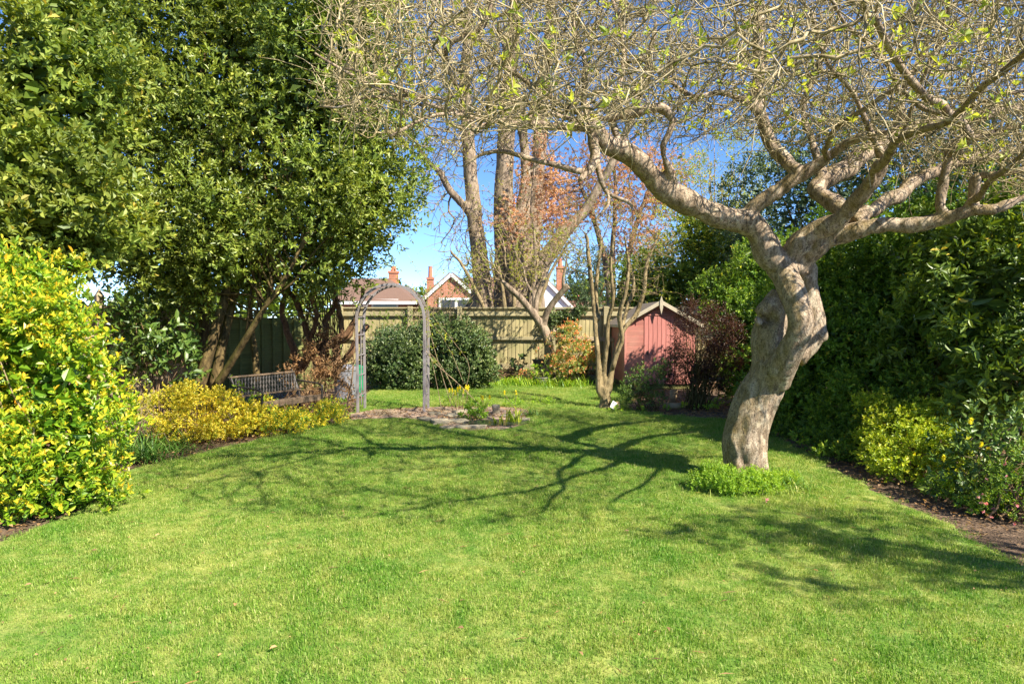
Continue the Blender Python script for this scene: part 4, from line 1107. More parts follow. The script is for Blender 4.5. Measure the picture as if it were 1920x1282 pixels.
# ------------------------------------------------------------------ the old apple tree
def LP(pts, step=.1):
    """limb given as (px, py, Y, half width px)"""
    p = np.array([P(a, b, y) for a, b, y, r in pts]); r = np.array([q / FPX * y for a, b, y, q in pts])
    return smooth_path(p, r, step)
def apple():
    t = thing('apple_tree', 'old gnarled leaning apple tree with thick mottled trunk on the lawn', 'tree', G(1396, 908))
    t.location = (t.location.x, 6.6, 0)
    body = [
        [(1396, 925, 6.6, 52), (1396, 905, 6.6, 40), (1396, 869, 6.6, 39.5), (1395, 830, 6.6, 42), (1403, 791, 6.6, 39.5), (1417, 752, 6.6, 38), (1437, 713, 6.58, 37), (1449, 680, 6.55, 39)],
        [(1449, 700, 6.6, 38), (1443, 645, 6.56, 32), (1448, 602, 6.55, 31), (1457, 565, 6.55, 24), (1463, 545, 6.55, 14)],
        [(1425, 606, 6.42, 10), (1416, 597, 6.4, 6)],
        [(1452, 712, 6.5, 30), (1479, 662, 6.28, 24), (1501, 612, 6.18, 22), (1495, 570, 6.22, 21), (1478, 530, 6.34, 23), (1464, 500, 6.48, 27)],
        [(1484, 670, 6.6, 26), (1516, 625, 6.62, 29), (1514, 575, 6.62, 24), (1506, 535, 6.6, 22), (1503, 500, 6.6, 26)],
        [(1500, 640, 6.6, 26), (1528, 628, 6.56, 20), (1550, 625, 6.52, 10)],
        [(1378, 925, 6.5, 26), (1384, 890, 6.5, 22), (1390, 860, 6.5, 18)],
        [(1424, 928, 6.5, 24), (1420, 895, 6.52, 20), (1418, 850, 6.5, 18)],
    ]
    limbs = {
        'L1': [(1464, 505, 6.5, 28), (1440, 468, 6.45, 27), (1400, 415, 6.38, 25), (1330, 388, 6.3, 22), (1272, 368, 6.22, 24), (1225, 335, 6.15, 20), (1180, 298, 6.05, 20), (1140, 265, 5.95, 17), (1107, 238, 5.85, 15)],
        'L1l': [(1107, 238, 5.85, 11), (1040, 236, 5.75, 8), (960, 232, 5.6, 6.5), (880, 212, 5.45, 5.5), (800, 196, 5.3, 4.5), (720, 150, 5.15, 3.8), (640, 128, 5.0, 3)],
        'L1u': [(1107, 240, 5.85, 11), (1092, 190, 5.9, 7), (1096, 120, 5.95, 6), (1074, 40, 6.0, 5), (1090, -60, 6.0, 3)],
        'L1v': [(1160, 285, 6.0, 8), (1150, 200, 6.3, 6), (1170, 100, 6.6, 5), (1150, 0, 6.8, 4), (1120, -90, 6.9, 3)],
        'L1d': [(1110, 245, 5.85, 11), (1117, 300, 5.8, 9), (1090, 328, 5.7, 8), (1070, 347, 5.6, 7)],
        'L1e': [(1118, 300, 5.8, 8), (1136, 355, 5.8, 5), (1178, 377, 5.8, 4), (1186, 392, 5.8, 2.5)],
        'L1f': [(1138, 358, 5.8, 4), (1140, 385, 5.75, 3.5), (1118, 412, 5.7, 3), (1122, 428, 5.7, 2)],
        'L1g': [(1095, 322, 5.75, 8), (1060, 312, 5.8, 6.5), (1010, 302, 5.8, 6), (945, 284, 5.8, 5), (896, 290, 5.8, 4), (868, 312, 5.8, 2.5)],
        'L1b': [(1272, 368, 6.2, 11), (1258, 320, 6.1, 9), (1246, 272, 6.0, 8), (1262, 232, 6.0, 9), (1235, 204, 6.0, 10), (1180, 212, 6.05, 9), (1120, 222, 6.1, 8), (1060, 200, 6.2, 7), (1000, 160, 6.3, 6), (930, 120, 6.4, 5)],
        'L2': [(1383, 408, 6.36, 15), (1430, 374, 6.3, 15), (1477, 335, 6.25, 14), (1512, 316, 6.2, 14), (1552, 296, 6.1, 9), (1610, 262, 5.9, 7), (1690, 230, 5.7, 6)],
        'L5': [(1500, 322, 6.2, 12), (1475, 300, 6.3, 14), (1436, 258, 6.4, 14), (1422, 200, 6.5, 12), (1414, 120, 6.6, 12), (1418, 70, 6.65, 11), (1426, 0, 6.7, 9), (1420, -90, 6.7, 7)],
        'L5b': [(1424, 215, 6.5, 9), (1390, 190, 6.55, 8), (1345, 172, 6.6, 7), (1300, 182, 6.65, 5), (1255, 150, 6.7, 5), (1200, 110, 6.7, 4)],
        'L3': [(1480, 505, 6.5, 24), (1487, 472, 6.45, 21), (1520, 438, 6.35, 20), (1578, 406, 6.2, 16), (1633, 351, 6.0, 14), (1660, 304, 5.85, 11), (1635, 264, 5.7, 7), (1604, 190, 5.5, 4.5), (1548, 110, 5.2, 4), (1520, 20, 5.0, 3)],
        'L3b': [(1655, 300, 5.85, 7), (1700, 240, 5.7, 5), (1728, 150, 5.5, 4.5), (1768, 50, 5.3, 3.5), (1790, -60, 5.1, 3)],
        'L6': [(1600, 405, 6.3, 18), (1570, 388, 6.5, 19), (1535, 355, 6.7, 19), (1578, 318, 6.9, 21), (1633, 285, 7.1, 20), (1703, 250, 7.3, 17), (1789, 222, 7.5, 13), (1920, 200, 7.7, 9), (2050, 160, 7.8, 6)],
        'L6b': [(1540, 350, 6.7, 11), (1530, 280, 6.9, 8), (1506, 200, 7.1, 6), (1540, 110, 7.3, 5), (1566, 0, 7.5, 4), (1580, -80, 7.6, 3)],
        'L6c': [(1690, 255, 7.3, 10), (1694, 180, 7.4, 6), (1736, 90, 7.5, 5), (1750, 0, 7.6, 4)],
        'L4': [(1503, 505, 6.55, 25), (1508, 480, 6.5, 22), (1540, 452, 6.4, 20), (1594, 433, 6.3, 16), (1711, 421, 6.1, 14), (1770, 402, 6.0, 13), (1820, 382, 5.9, 11), (1863, 386, 5.85, 8.5), (1920, 371, 5.8, 7.5), (2000, 352, 5.7, 6), (2100, 330, 5.6, 4)],
        'L4a': [(1768, 400, 6.0, 10), (1766, 350, 6.0, 9), (1772, 310, 5.95, 8), (1790, 284, 5.9, 9), (1847, 252, 5.8, 8), (1920, 236, 5.7, 6), (2020, 200, 5.6, 5)],
        'L4b': [(1824, 384, 5.9, 9), (1824, 342, 5.9, 9), (1850, 331, 5.85, 7), (1920, 320, 5.75, 6), (2020, 290, 5.6, 4)],
        'L7': [(1602, 418, 6.3, 17), (1672, 376, 6.5, 15), (1742, 330, 6.7, 13), (1800, 302, 6.85, 10), (1900, 280, 7.1, 8), (2040, 250, 7.3, 6)],
        'N1': [(1790, 284, 5.9, 9), (1812, 262, 5.3, 9), (1795, 225, 4.7, 9), (1750, 190, 4.2, 9), (1690, 120, 3.8, 8), (1640, 30, 3.5, 7)],
        'N2': [(1633, 351, 6.0, 11), (1652, 310, 5.4, 8), (1696, 258, 4.8, 8), (1778, 228, 4.3, 7.5), (1845, 160, 3.8, 7), (1950, 80, 3.4, 8)],
        'N3': [(1820, 382, 5.9, 8), (1862, 338, 5.2, 6.5), (1898, 305, 4.6, 6), (1965, 230, 4.1, 6), (2040, 150, 3.7, 5)],
        'F1': [(1552, 296, 6.0, 8), (1560, 250, 5.7, 6), (1625, 203, 5.4, 6), (1684, 168, 5.2, 6), (1734, 207, 5.0, 5.5), (1780, 215, 4.9, 4.5), (1850, 190, 4.7, 4), (1920, 170, 4.6, 3)],
        'F2': [(1684, 168, 5.2, 5), (1660, 110, 5.0, 5), (1600, 60, 4.7, 4), (1560, 0, 4.5, 4)],
        'F3': [(1107, 235, 5.85, 6), (1030, 215, 5.4, 5), (945, 226, 5.0, 4), (868, 243, 4.8, 3)],
        'F4': [(960, 232, 5.6, 5), (850, 215, 5.2, 4.5), (790, 222, 5.0, 3.5), (730, 256, 4.8, 2.5)],
        'F5': [(880, 212, 5.45, 5), (840, 95, 5.2, 5.5), (905, 50, 5.1, 5), (921, 0, 5.1, 4), (930, -60, 5.1, 3)],
        'F6': [(840, 190, 5.4, 4), (720, 170, 5.2, 4), (640, 130, 5.1, 3.5), (590, 100, 5.0, 2.5)],
        'F7': [(800, 200, 5.4, 4), (700, 180, 5.6, 3.5), (640, 200, 5.7, 3), (600, 200, 5.8, 2)],
    }
    body.append([(1424, 590, 6.50, 14), (1440, 574, 6.49, 15), (1456, 570, 6.5, 12)])
    chains = [LP(b, .05) for b in body]
    seeds, spar = [], []
    for k, l in limbs.items():
        c, r = LP(l, .07); r = r * (.93 if k in ('L1', 'L3', 'L4') else .84)
        w = rng.normal(0, 1, c.shape); 
        for _ in range(3): w[1:-1] = (w[:-2] + w[1:-1] + w[2:]) / 3
        w[0] = w[-1] = 0
        c = c + w * np.minimum(.045, r * .9)[:, None]
        r = r * (1 + .10 * np.sin(np.arange(len(r)) * 1.7 + len(k)) * rng.uniform(.3, 1, len(r)))
        chains.append((c, r))
        s0 = 12 if k in ('L1', 'L3', 'L4') else 2
        for i in range(s0, len(c)): seeds.append(c[i]); spar.append(-1)
    thick = []; thin = []
    for c, r in chains:
        big = np.nonzero(r > .027)[0]
        if len(big) > 2: k = big[-1] + 1; thick.append((c[:k], r[:k])); 
        else: k = 1
        if k < len(c) - 1: thin.append((c[k - 1:], r[k - 1:]))
    solid_trunk('trunk', thick, M['bark_apple'], t, voxel=.0185, amp=.010, fr=11, amp2=.018, fr2=3.4, sides=10,
                dents=[(P(1441, 600, 6.42), np.array([.06, .10, .045]), .12), (P(1395, 868, 6.4), np.array([.03, .1, .08]), .03), (P(1503, 545, 6.4), np.array([.03, .1, .03]), .05)])
    for cr_ in thin: tubes_obj('limb', [cr_], M['bark_apple'], t, sides=8)
    # crown attraction points
    n = 14000
    q = np.column_stack([rng.uniform(-1.95, 7.0, n * 3), rng.uniform(2.9, 8.9, n * 3), rng.uniform(2.3, 5.25, n * 3)])
    e = ((q[:, 0] - 2.6) / 4.55) ** 2 + ((q[:, 1] - 5.9) / 2.95) ** 2 < 1
    top = np.minimum(1.55 + .5 * q[:, 1] + .2, 5.1)
    low = 1.55 + .262 * q[:, 1] + .18 * np.sin(q[:, 0] * 2.2 + q[:, 1]) - .19 * np.clip(q[:, 0] - 2.5, -.5, 2.5)
    low = np.maximum(low, 2.45); e &= (q[:, 0] > -.275 * q[:, 1]) & (q[:, 0] < .80 * q[:, 1] + .3)
    q = q[e & (q[:, 2] < top) & (q[:, 2] > low)]
    # uneven: thin it in places
    dens = np.array([mnoise.noise(Vector(v * .9)) for v in q]); q = q[dens + rng.uniform(-.2, .6, len(q)) > -.12][:9000]
    pos, par = colonize(seeds, spar, q, .085, .15, .75, 60, jitter=.33, bias=(0, 0, .05), maxch=3)
    cr, rad, ch = skeleton(pos, par, len(seeds), r0=.0046, ex=2.5, rmax=.035)
    V, F = tube_arrays(cr, 4)
    link('branches', mesh_np('branches', V, F, M['twig_apple'], smooth=True), t, kind='stuff')
    # twigs and spurs
    ns = len(seeds); idx = np.arange(ns, len(pos)); idx = idx[rad[idx] < .02]
    print('apple nodes', len(pos), 'attr', len(q))
    idx = np.repeat(idx, 2); idx = idx[rng.uniform(0, 1, len(idx)) < .55]
    b = pos[idx]; d0 = nrm(b - pos[par[idx]])
    d = nrm(d0 * .5 + rng.normal(0, .75, b.shape) + [0, 0, .25]); L = rng.uniform(.06, .28, len(b))
    k = 4; pts = [b]; dd = d
    for i in range(1, k):
        dd = nrm(dd + rng.normal(0, .32, dd.shape) + [0, 0, .06]); pts.append(pts[-1] + dd * (L / (k - 1))[:, None])
    pts = np.stack(pts, 1); rr = np.linspace(.0040, .0020, k)
    tw = [(pts[i], rr) for i in range(len(pts))]
    il = np.arange(ns, len(pos)); il = il[(rad[il] < .014) & (rng.uniform(0, 1, len(il)) < .4)]
    bl = pos[il]; dl = nrm(nrm(bl - pos[par[il]]) * .6 + rng.normal(0, .6, bl.shape) * [1, 1, .6] + [0, 0, .1]); Ll = rng.uniform(.2, .6, len(bl)); pl = [bl]
    for i in range(1, 5):
        dl = nrm(dl + rng.normal(0, .22, dl.shape)); pl.append(pl[-1] + dl * (Ll / 4)[:, None])
    pl = np.stack(pl, 1); rl = np.linspace(.0048, .0026, 5); tw += [(pl[i], rl) for i in range(len(pl))]
    V, F = tube_arrays(tw, 3, cap=False)
    link('twigs', mesh_np('twigs', V, F, M['twig_apple'], smooth=True), t, kind='stuff')
    # opening leaf buds
    tips = pts[:, -1]; sel = rng.uniform(0, 1, len(tips)) < .26; clus = np.array([mnoise.noise(Vector(v * 2.2)) for v in tips]) > -.08
    tb = tips[sel & clus]; td = dd[sel & clus] + [0, 0, .4]
    foliage('young_leaves', t, shoots(tb, td, 6, .028, .052, .027, a0=75, a1=30), M['leaf_bud'])
    # moss tufts and bits of hanging bark omitted; water shoots off the limbs
    for i in range(0): pass
    return t
apple()

# ------------------------------------------------------------------ plants on the left
def plant(name, label, cat, base, group=None):
    return thing(name, label, cat, base, group)
# tall evergreen tree on the left, several stems
def tall_evergreen():
    base = G(395, 726); base = np.array([P(395, 726, 10.9)[0], 10.9, 0])
    t = plant('evergreen_tree', 'tall dense bay-like evergreen tree with several bare stems by the fence', 'tree', base)
    st = [[(372, 730, 10.7, 12), (392, 660, 10.75, 10), (412, 590, 10.8, 9), (426, 540, 10.9, 8), (430, 440, 11, 7), (400, 300, 11, 6), (380, 100, 11, 5)],
          [(400, 732, 11.0, 11), (412, 670, 11.0, 9), (428, 600, 11.1, 8), (442, 540, 11.2, 8), (480, 400, 11.3, 7), (520, 200, 11.3, 6), (560, 0, 11.3, 4)],
          [(404, 726, 10.8, 8), (430, 685, 10.7, 7), (470, 620, 10.5, 6), (500, 570, 10.4, 5), (530, 530, 10.3, 5), (580, 430, 10.3, 4)],
          [(385, 730, 11.2, 13), (380, 640, 11.3, 11), (385, 540, 11.4, 10), (350, 350, 11.4, 8), (330, 100, 11.4, 6)],
          [(482, 716, 11.4, 7), (478, 660, 11.5, 6), (470, 600, 11.6, 5), (474, 540, 11.6, 5), (520, 420, 11.6, 5)]]
    for s in st:
        c, r = LP(s, .15); tubes_obj('trunk', [(c, r)], M['bark_dark'], t, sides=9)
    c = lambda px, py, Y: list(P(px, py, Y))
    lumps = [(*c(330, 420, 11.2), 1.35, 1.3, 1.15), (*c(480, 400, 11.0), 1.45, 1.3, 1.2), (*c(610, 410, 11.6), 1.2, 1.1, 1.15), (*c(300, 200, 11.3), 1.25, 1.3, 1.3),
             (*c(470, 180, 11.1), 1.5, 1.4, 1.5), (*c(600, 250, 11.0), 1.25, 1.2, 1.3), (*c(665, 330, 11.0), .85, .9, .9), (*c(400, 30, 11.3), 1.6, 1.4, 1.4), (*c(570, 60, 11.2), 1.35, 1.3, 1.3),
             (*c(430, -140, 11.4), 1.5, 1.4, 1.2), (*c(650, 170, 11.0), .75, .8, .9), (*c(250, 470, 11.0), .7, .8, .6), (*c(230, 60, 11.6), .7, .8, 1.1),
             (*c(672, 440, 11.8), .48, .5, .48), (*c(692, 380, 11.6), .5, .5, .5), (*c(540, 515, 11.5), .8, .7, .42), (*c(400, 500, 10.6), .7, .6, .4), (*c(320, 520, 11.1), .9, .8, .45), (*c(585, 505, 12.0), .40, .4, .28)]
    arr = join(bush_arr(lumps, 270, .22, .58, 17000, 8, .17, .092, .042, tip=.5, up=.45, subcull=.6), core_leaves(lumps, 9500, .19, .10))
    foliage('foliage', t, arr, M['leaf_evergreen'], parts=260)
    sl, sd = lump_points(lumps, 90, rng, .3, .7, .6)
    pos, par = None, None
    ch = []
    for p_ in sl:
        j = rng.integers(0, 4); cc, rr = LP(st[j], .15); i = int(len(cc) * rng.uniform(.35, .95)); a = cc[i]
        k = np.linspace(0, 1, 6)[:, None]; q = a + (p_ - a) * k; q[1:-1] += rng.normal(0, .06, (4, 3)); ch.append((q, np.linspace(.02, .006, 6)))
    tubes_obj('branches', ch, M['bark_dark'], t, sides=4, kind='stuff')
tall_evergreen()

def near_left_tree():
    base = np.array([-6.6, 8.3, 0])
    t = plant('evergreen_tree', 'olive green broadleaf tree at left edge rising behind golden bush', 'tree', base)
    tubes_obj('trunk', [smooth_path([base, base + [.1, 0, 1.2], base + [-.1, .1, 2.6], base + [0, 0, 4.6]], [.13, .11, .09, .05])], M['bark_dark'], t, sides=9)
    c = lambda px, py, Y: list(P(px, py, Y))
    lumps = [(*c(40, 260, 8.0), 1.05, .9, 1.0), (*c(60, 400, 7.9), 1.05, .9, .7), (*c(120, 140, 8.3), .62, .8, .7), (*c(-50, 250, 8.2), .8, .8, .8), (*c(115, 90, 8.4), .4, .5, .5),
             (*c(150, 400, 8.2), .55, .6, .5), (*c(140, 10, 8.6), .36, .5, .5), (*c(-100, 400, 8.2), 1, 1, 1), (*c(185, 440, 8.6), .42, .5, .3), (*c(90, 470, 8.2), .7, .6, .3)]
    arr = join(bush_arr(lumps, 140, .2, .36, 4200, 8, .16, .10, .05, tip=.4, up=.7), core_leaves(lumps, 3200, .2, .11))
    foliage('foliage', t, arr, M['leaf_elaeagnus'], parts=260, fine='mid')
    tubes_obj('branches', [(c_ , r_) for c_, r_ in radial_stems(base + [0, 0, 1.4], lumps, 16, .03, .006, basew=.05)], M['bark_dark'], t, sides=4, kind='stuff')
near_left_tree()

def golden_bush():
    base = np.array([-3.9, 5.6, 0])
    t = plant('golden_bush', 'tall golden yellow variegated bush filling the left edge of the lawn', 'bush', base)
    c = lambda px, py, Y: list(P(px, py, Y))
    lumps = [(*c(110, 730, 5.7), .42, .45, .42), (*c(60, 860, 5.5), .52, .5, .34), (*c(135, 690, 5.8), .27, .35, .20), (*c(20, 640, 5.7), .5, .5, .45), (*c(150, 800, 5.7), .36, .4, .32), (*c(-60, 760, 5.7), .6, .6, .6), (*c(30, 920, 5.55), .5, .4, .22), (*c(100, 930, 5.5), .4, .35, .16), (*c(60, 965, 5.4), .45, .3, .12), (*c(140, 905, 5.6), .3, .3, .16), (*c(150, 865, 5.6), .28, .3, .2), (*c(-90, 620, 5.8), .6, .6, .5)]
    arr = join(bush_arr(lumps, 130, .10, .22, 3400, 8, .085, .056, .027, tip=.72, up=.75), core_leaves(lumps, 1800, .11, .06))
    foliage('foliage', t, arr, M['leaf_golden'], parts=290, fine='mid')
    tubes_obj('stems', radial_stems(base, lumps, 60, .012, .004, basew=.15), M['bark_tan'], t, sides=4, kind='stuff')
    base = np.array([-5.0, 6.6, 0])
    t = plant('golden_bush', 'looser taller yellow green bush behind the big golden one under the tree', 'bush', base)
    lumps = [(*c(40, 575, 6.5), .42, .4, .36), (*c(-30, 560, 6.5), .5, .4, .42), (*c(75, 560, 6.6), .24, .3, .2), (*c(95, 520, 6.7), .18, .2, .10), (*c(-60, 640, 6.6), .6, .5, .5), (*c(40, 520, 6.6), .3, .3, .12)]
    arr = join(bush_arr(lumps, 60, .10, .18, 1100, 8, .13, .075, .032, tip=.45, up=.9), core_leaves(lumps, 700, .13, .06))
    foliage('foliage', t, arr, M['leaf_golden'], parts=120, fine='mid')
    tubes_obj('stems', radial_stems(base, lumps, 40, .012, .004, basew=.15), M['bark_tan'], t, sides=4, kind='stuff')
golden_bush()

def low_yellow():
    c = lambda px, py, Y: list(P(px, py, Y))
    t = plant('euonymus_bush', 'low rounded bright yellow shrub before the evergreen stems', 'bush', P(355, 835, 8.6) * [1, 1, 0])
    lumps = [(*c(310, 780, 8.7), .42, .4, .30), (*c(375, 765, 8.9), .45, .4, .30), (*c(440, 790, 9.0), .38, .35, .22), (*c(340, 810, 8.5), .4, .3, .18)]
    foliage('foliage', t, bush_arr(lumps, 110, .06, .12, 2600, 8, .06, .034, .02, tip=.6, up=.7), M['leaf_yellow'])
    tubes_obj('stems', radial_stems(P(365, 830, 8.8) * [1, 1, 0], lumps, 30, .008, .003, basew=.2), M['twig_brown'], t, sides=4, kind='stuff')
    t = plant('ground_cover', 'sprawling yellow and green ground cover in front of the bench', 'ground cover plant', P(560, 790, 10) * [1, 1, 0])
    lumps = [(*c(480, 800, 9.3), .40, .3, .14), (*c(520, 790, 9.6), .35, .3, .16), (*c(565, 785, 10), .35, .35, .16), (*c(610, 780, 10.2), .28, .3, .14), (*c(545, 800, 9.4), .3, .2, .09), (*c(500, 775, 9.9), .3, .3, .16)]
    foliage('foliage', t, bush_arr(lumps, 90, .05, .10, 1700, 7, .07, .036, .022, tip=.3, up=.7), M['leaf_cover'])
low_yellow()

def leafy(name, label, cat, lumps, mat, nsub, r0, r1, nsh, nl, sl, L, W, tip=.3, up=.5, parts=0, stems=0, smat='twig_brown', base=None, sr=.01, fine=False, a0=70, a1=28, sbase=.08, flat=.8, core=0):
    lm = [(*P(a, b, Y), rx, ry, rz) for a, b, Y, rx, ry, rz in lumps]
    if base is None: base = np.array([lm[0][0], lm[0][1], 0])
    t = plant(name, label, cat, base)
    arr = bush_arr(lm, nsub, r0, r1, nsh, nl, sl, L, W, tip=tip, up=up, a0=a0, a1=a1, flat=flat)
    if core: arr = join(arr, core_leaves(lm, core, L * 2.1, W * 2.1))
    foliage('foliage', t, arr, mat, parts=parts, fine=fine)
    if stems: tubes_obj('stems', radial_stems(base, lm, stems, sr, sr * .3, basew=sbase), M[smat], t, sides=5, kind='stuff')
    return t
leafy('laurel_shrub', 'dark shrub with large glossy leaves left of the evergreen stems', 'shrub',
      [(285, 640, 10.2, .45, .35, .35), (250, 600, 10.3, .3, .3, .3), (310, 690, 10.0, .35, .3, .3), (330, 660, 10.2, .25, .25, .3)], M['leaf_laurel'], 26, .1, .18, 190, 6, .22, .15, .062, parts=200, stems=16, fine=True, up=.1, a0=80, a1=45, sr=.012)
leafy('evergreen_shrub', 'dark small leaved shrub in the shade behind the large glossy leaved one', 'shrub',
      [(265, 590, 11.4, .55, .4, .5), (330, 600, 11.6, .5, .4, .5), (240, 660, 11.2, .4, .4, .5)], M['leaf_evergreen'], 40, .12, .2, 800, 7, .12, .07, .035, stems=12)
leafy('dry_twig_bush', 'thin tangle of dry stems between the two yellow shrubs', 'shrub',
      [(262, 770, 8.3, .25, .25, .25), (250, 730, 8.6, .22, .2, .22), (275, 800, 8.0, .22, .2, .12)], M['leaf_lime'], 0, 0, 0, 70, 4, .06, .03, .014, stems=70, smat='twig_pale', sr=.005, base=P(262, 825, 8.3) * [1, 1, 0], sbase=.22)
leafy('herb_plant', 'fresh green leafy herb by the left end of the bench', 'plant', [(462, 752, 9.6, .20, .16, .17), (440, 735, 9.7, .10, .1, .16), (478, 772, 9.4, .14, .12, .10)], M['leaf_fresh'], 14, .05, .09, 70, 6, .06, .05, .034, stems=8, sr=.006)
leafy('herb_plant', 'small green seedling leaves beside the base of the arch', 'plant', [(645, 760, 11.2, .12, .12, .09), (632, 768, 11, .1, .1, .06), (612, 775, 10.6, .12, .1, .07)], M['leaf_fresh'], 0, .05, .09, 40, 6, .05, .04, .025)
leafy('dried_shrub', 'dead brown leaved shrub in front of the tangled stems', 'shrub', [(580, 690, 11.9, .42, .3, .25), (620, 700, 12.1, .35, .3, .22), (600, 650, 12.3, .3, .3, .25), (640, 725, 12, .3, .2, .14), (575, 735, 11.3, .3, .2, .12)], M['leaf_dry'], 40, .07, .14, 480, 6, .1, .06, .028, stems=60, smat='twig_brown', sr=.006, sbase=.25)

# rust barked shrub with crooked stems behind the bench
def tangle():
    base = P(615, 712, 12.6) * [1, 1, 0]
    t = plant('crooked_shrub', 'big shrub with crooked rust brown stems beside the arch', 'shrub', base)
    S = [[(600, 705, 12.6, 7), (585, 660, 12.6, 6), (572, 610, 12.6, 5), (556, 570, 12.7, 5), (540, 540, 12.7, 4)],
         [(610, 708, 12.6, 8), (605, 670, 12.5, 7), (620, 640, 12.5, 6), (650, 625, 12.5, 5), (670, 590, 12.5, 4), (680, 540, 12.5, 3)],
         [(625, 706, 12.7, 7), (640, 680, 12.6, 6), (655, 665, 12.5, 6), (668, 640, 12.5, 5), (690, 610, 12.4, 4)],
         [(565, 690, 12.8, 8), (585, 660, 12.7, 8), (620, 645, 12.6, 7), (650, 632, 12.6, 6), (665, 600, 12.6, 4)],
         [(595, 700, 12.7, 6), (612, 640, 12.7, 5), (610, 600, 12.7, 5), (630, 570, 12.7, 4), (625, 535, 12.7, 3)],
         [(560, 700, 12.9, 7), (545, 640, 12.9, 6), (530, 590, 13, 5), (535, 540, 13, 4)],
         [(630, 712, 12.6, 6), (633, 660, 12.6, 5), (640, 610, 12.6, 5), (632, 560, 12.6, 4)],
         [(575, 640, 12.6, 5), (595, 600, 12.5, 4), (585, 560, 12.5, 4), (600, 530, 12.5, 3)]]
    for s in S:
        c, r = LP(s, .08); c[1:-1] += rng.normal(0, .012, c[1:-1].shape); tubes_obj('stem', [(c, r * 1.1)], M['bark_red'], t, sides=8)
    lm = [(*P(560, 520, 12.6), .7, .5, .35), (*P(610, 500, 12.6), .5, .5, .3), (*P(580, 470, 12.8), .8, .6, .4)]
    foliage('foliage', t, bush_arr(lm, 50, .15, .26, 800, 7, .12, .075, .032, tip=.5), M['leaf_evergreen'])
    tubes_obj('branches', radial_stems(base + [0, 0, .7], lm, 34, .012, .004, basew=.12, wob=.3), M['bark_red'], t, sides=4, kind='stuff')
tangle()

def straps(name, label, base, n, L, W, spread, mat, cat='plant', lean=.6, parts=0):
    """long arching strap leaves, each a ribbon of four pieces"""
    t = plant(name, label, cat, base)
    b = np.array(base) + np.column_stack([rng.normal(0, spread, n), rng.normal(0, spread * .6, n), np.zeros(n)])
    az = rng.uniform(0, 6.28, n); h = np.column_stack([np.cos(az), np.sin(az), np.zeros(n)]); le = L * rng.uniform(.6, 1.2, n); s = np.column_stack([-np.sin(az), np.cos(az), np.zeros(n)])
    a = rng.uniform(.1, lean, n); V = []; p = b.copy(); K = 5
    for k in range(K):
        w = W * (1 - (k / K) ** 2) * .5 + .0006
        V += [p - s * w, p + s * w]
        d = np.sin(a)[:, None] * h + np.cos(a)[:, None] * [0, 0, 1]; p = p + d * (le / K)[:, None]; a = a + rng.uniform(.1, .5, n)
    V = np.stack(V, 1); V[..., 2] = np.maximum(V[..., 2], .01); i = np.arange(n)[:, None] * (2 * K)
    F = [np.concatenate([i + [[2 * k, 2 * k + 1, 2 * k + 3, 2 * k + 2]] for k in range(K - 1)])]
    return link('leaves', mesh_np('leaves', V.reshape(-1, 3), F, mat, tint=np.repeat(rng.uniform(0, 1, n), 2 * K)), t, kind='stuff')
straps('strap_leaf_clump', 'clump of dark strap leaves spilling onto the lawn by golden bush', P(245, 868, 7.5) * [1, 1, 0], 420, .40, .012, .22, M['leaf_strap'], lean=1.1)
straps('strap_leaf_clump', 'longer thin strap leaves just before the low yellow shrub', P(300, 848, 8.1) * [1, 1, 0], 260, .34, .012, .22, M['leaf_strap'], lean=1.2)
straps('strap_leaf_clump', 'pale blue green strap leaves standing behind the darker clump', P(235, 835, 8.2) * [1, 1, 0], 120, .36, .014, .18, M['leaf_strap'], lean=.5)
straps('bulb_leaves', 'patch of long green bulb leaves left of the forked tree', P(965, 712, 16.2) * [1, 1, 0], 330, .34, .018, .35, M['leaf_fresh'])
straps('bulb_leaves', 'patch of long green bulb leaves right of the forked tree', P(1062, 712, 16.0) * [1, 1, 0], 420, .36, .018, .42, M['leaf_fresh'])
straps('bulb_leaves', 'grey green bulb leaves on the right side of the apple trunk base', P(1462, 925, 6.25) * [1, 1, 0], 260, .24, .008, .13, M['leaf_strap'], lean=.9)
straps('bulb_leaves', 'thin tufts of grass leaves right of the apple trunk foot in the lawn', P(1500, 932, 6.1) * [1, 1, 0], 120, .15, .006, .14, M['blade'], lean=1.0)
straps('pond_reeds', 'upright yellow green reed leaves at the right of pond', P(962, 795, 10.25) * [1, 1, 0], 26, .32, .022, .05, M['leaf_lime'], lean=.35)
straps('pond_reeds', 'few broad pale reed leaves standing in the pond water', P(935, 801, 10.1) * [1, 1, 0], 12, .22, .022, .05, M['leaf_lime'], lean=.45)
straps('grass_tuft', 'dark green grass tuft between pond and pale stemmed tree', P(990, 782, 11) * [1, 1, 0], 90, .2, .009, .1, M['leaf_strap'], lean=.9)
leafy('pond_plant', 'bright green leafy plant standing at the back of the pond', 'plant', [(886, 783, 10.5, .16, .12, .12), (888, 774, 10.6, .09, .09, .12)], M['leaf_fresh'], 16, .04, .07, 60, 6, .07, .07, .035, stems=6, up=.9, sr=.005)
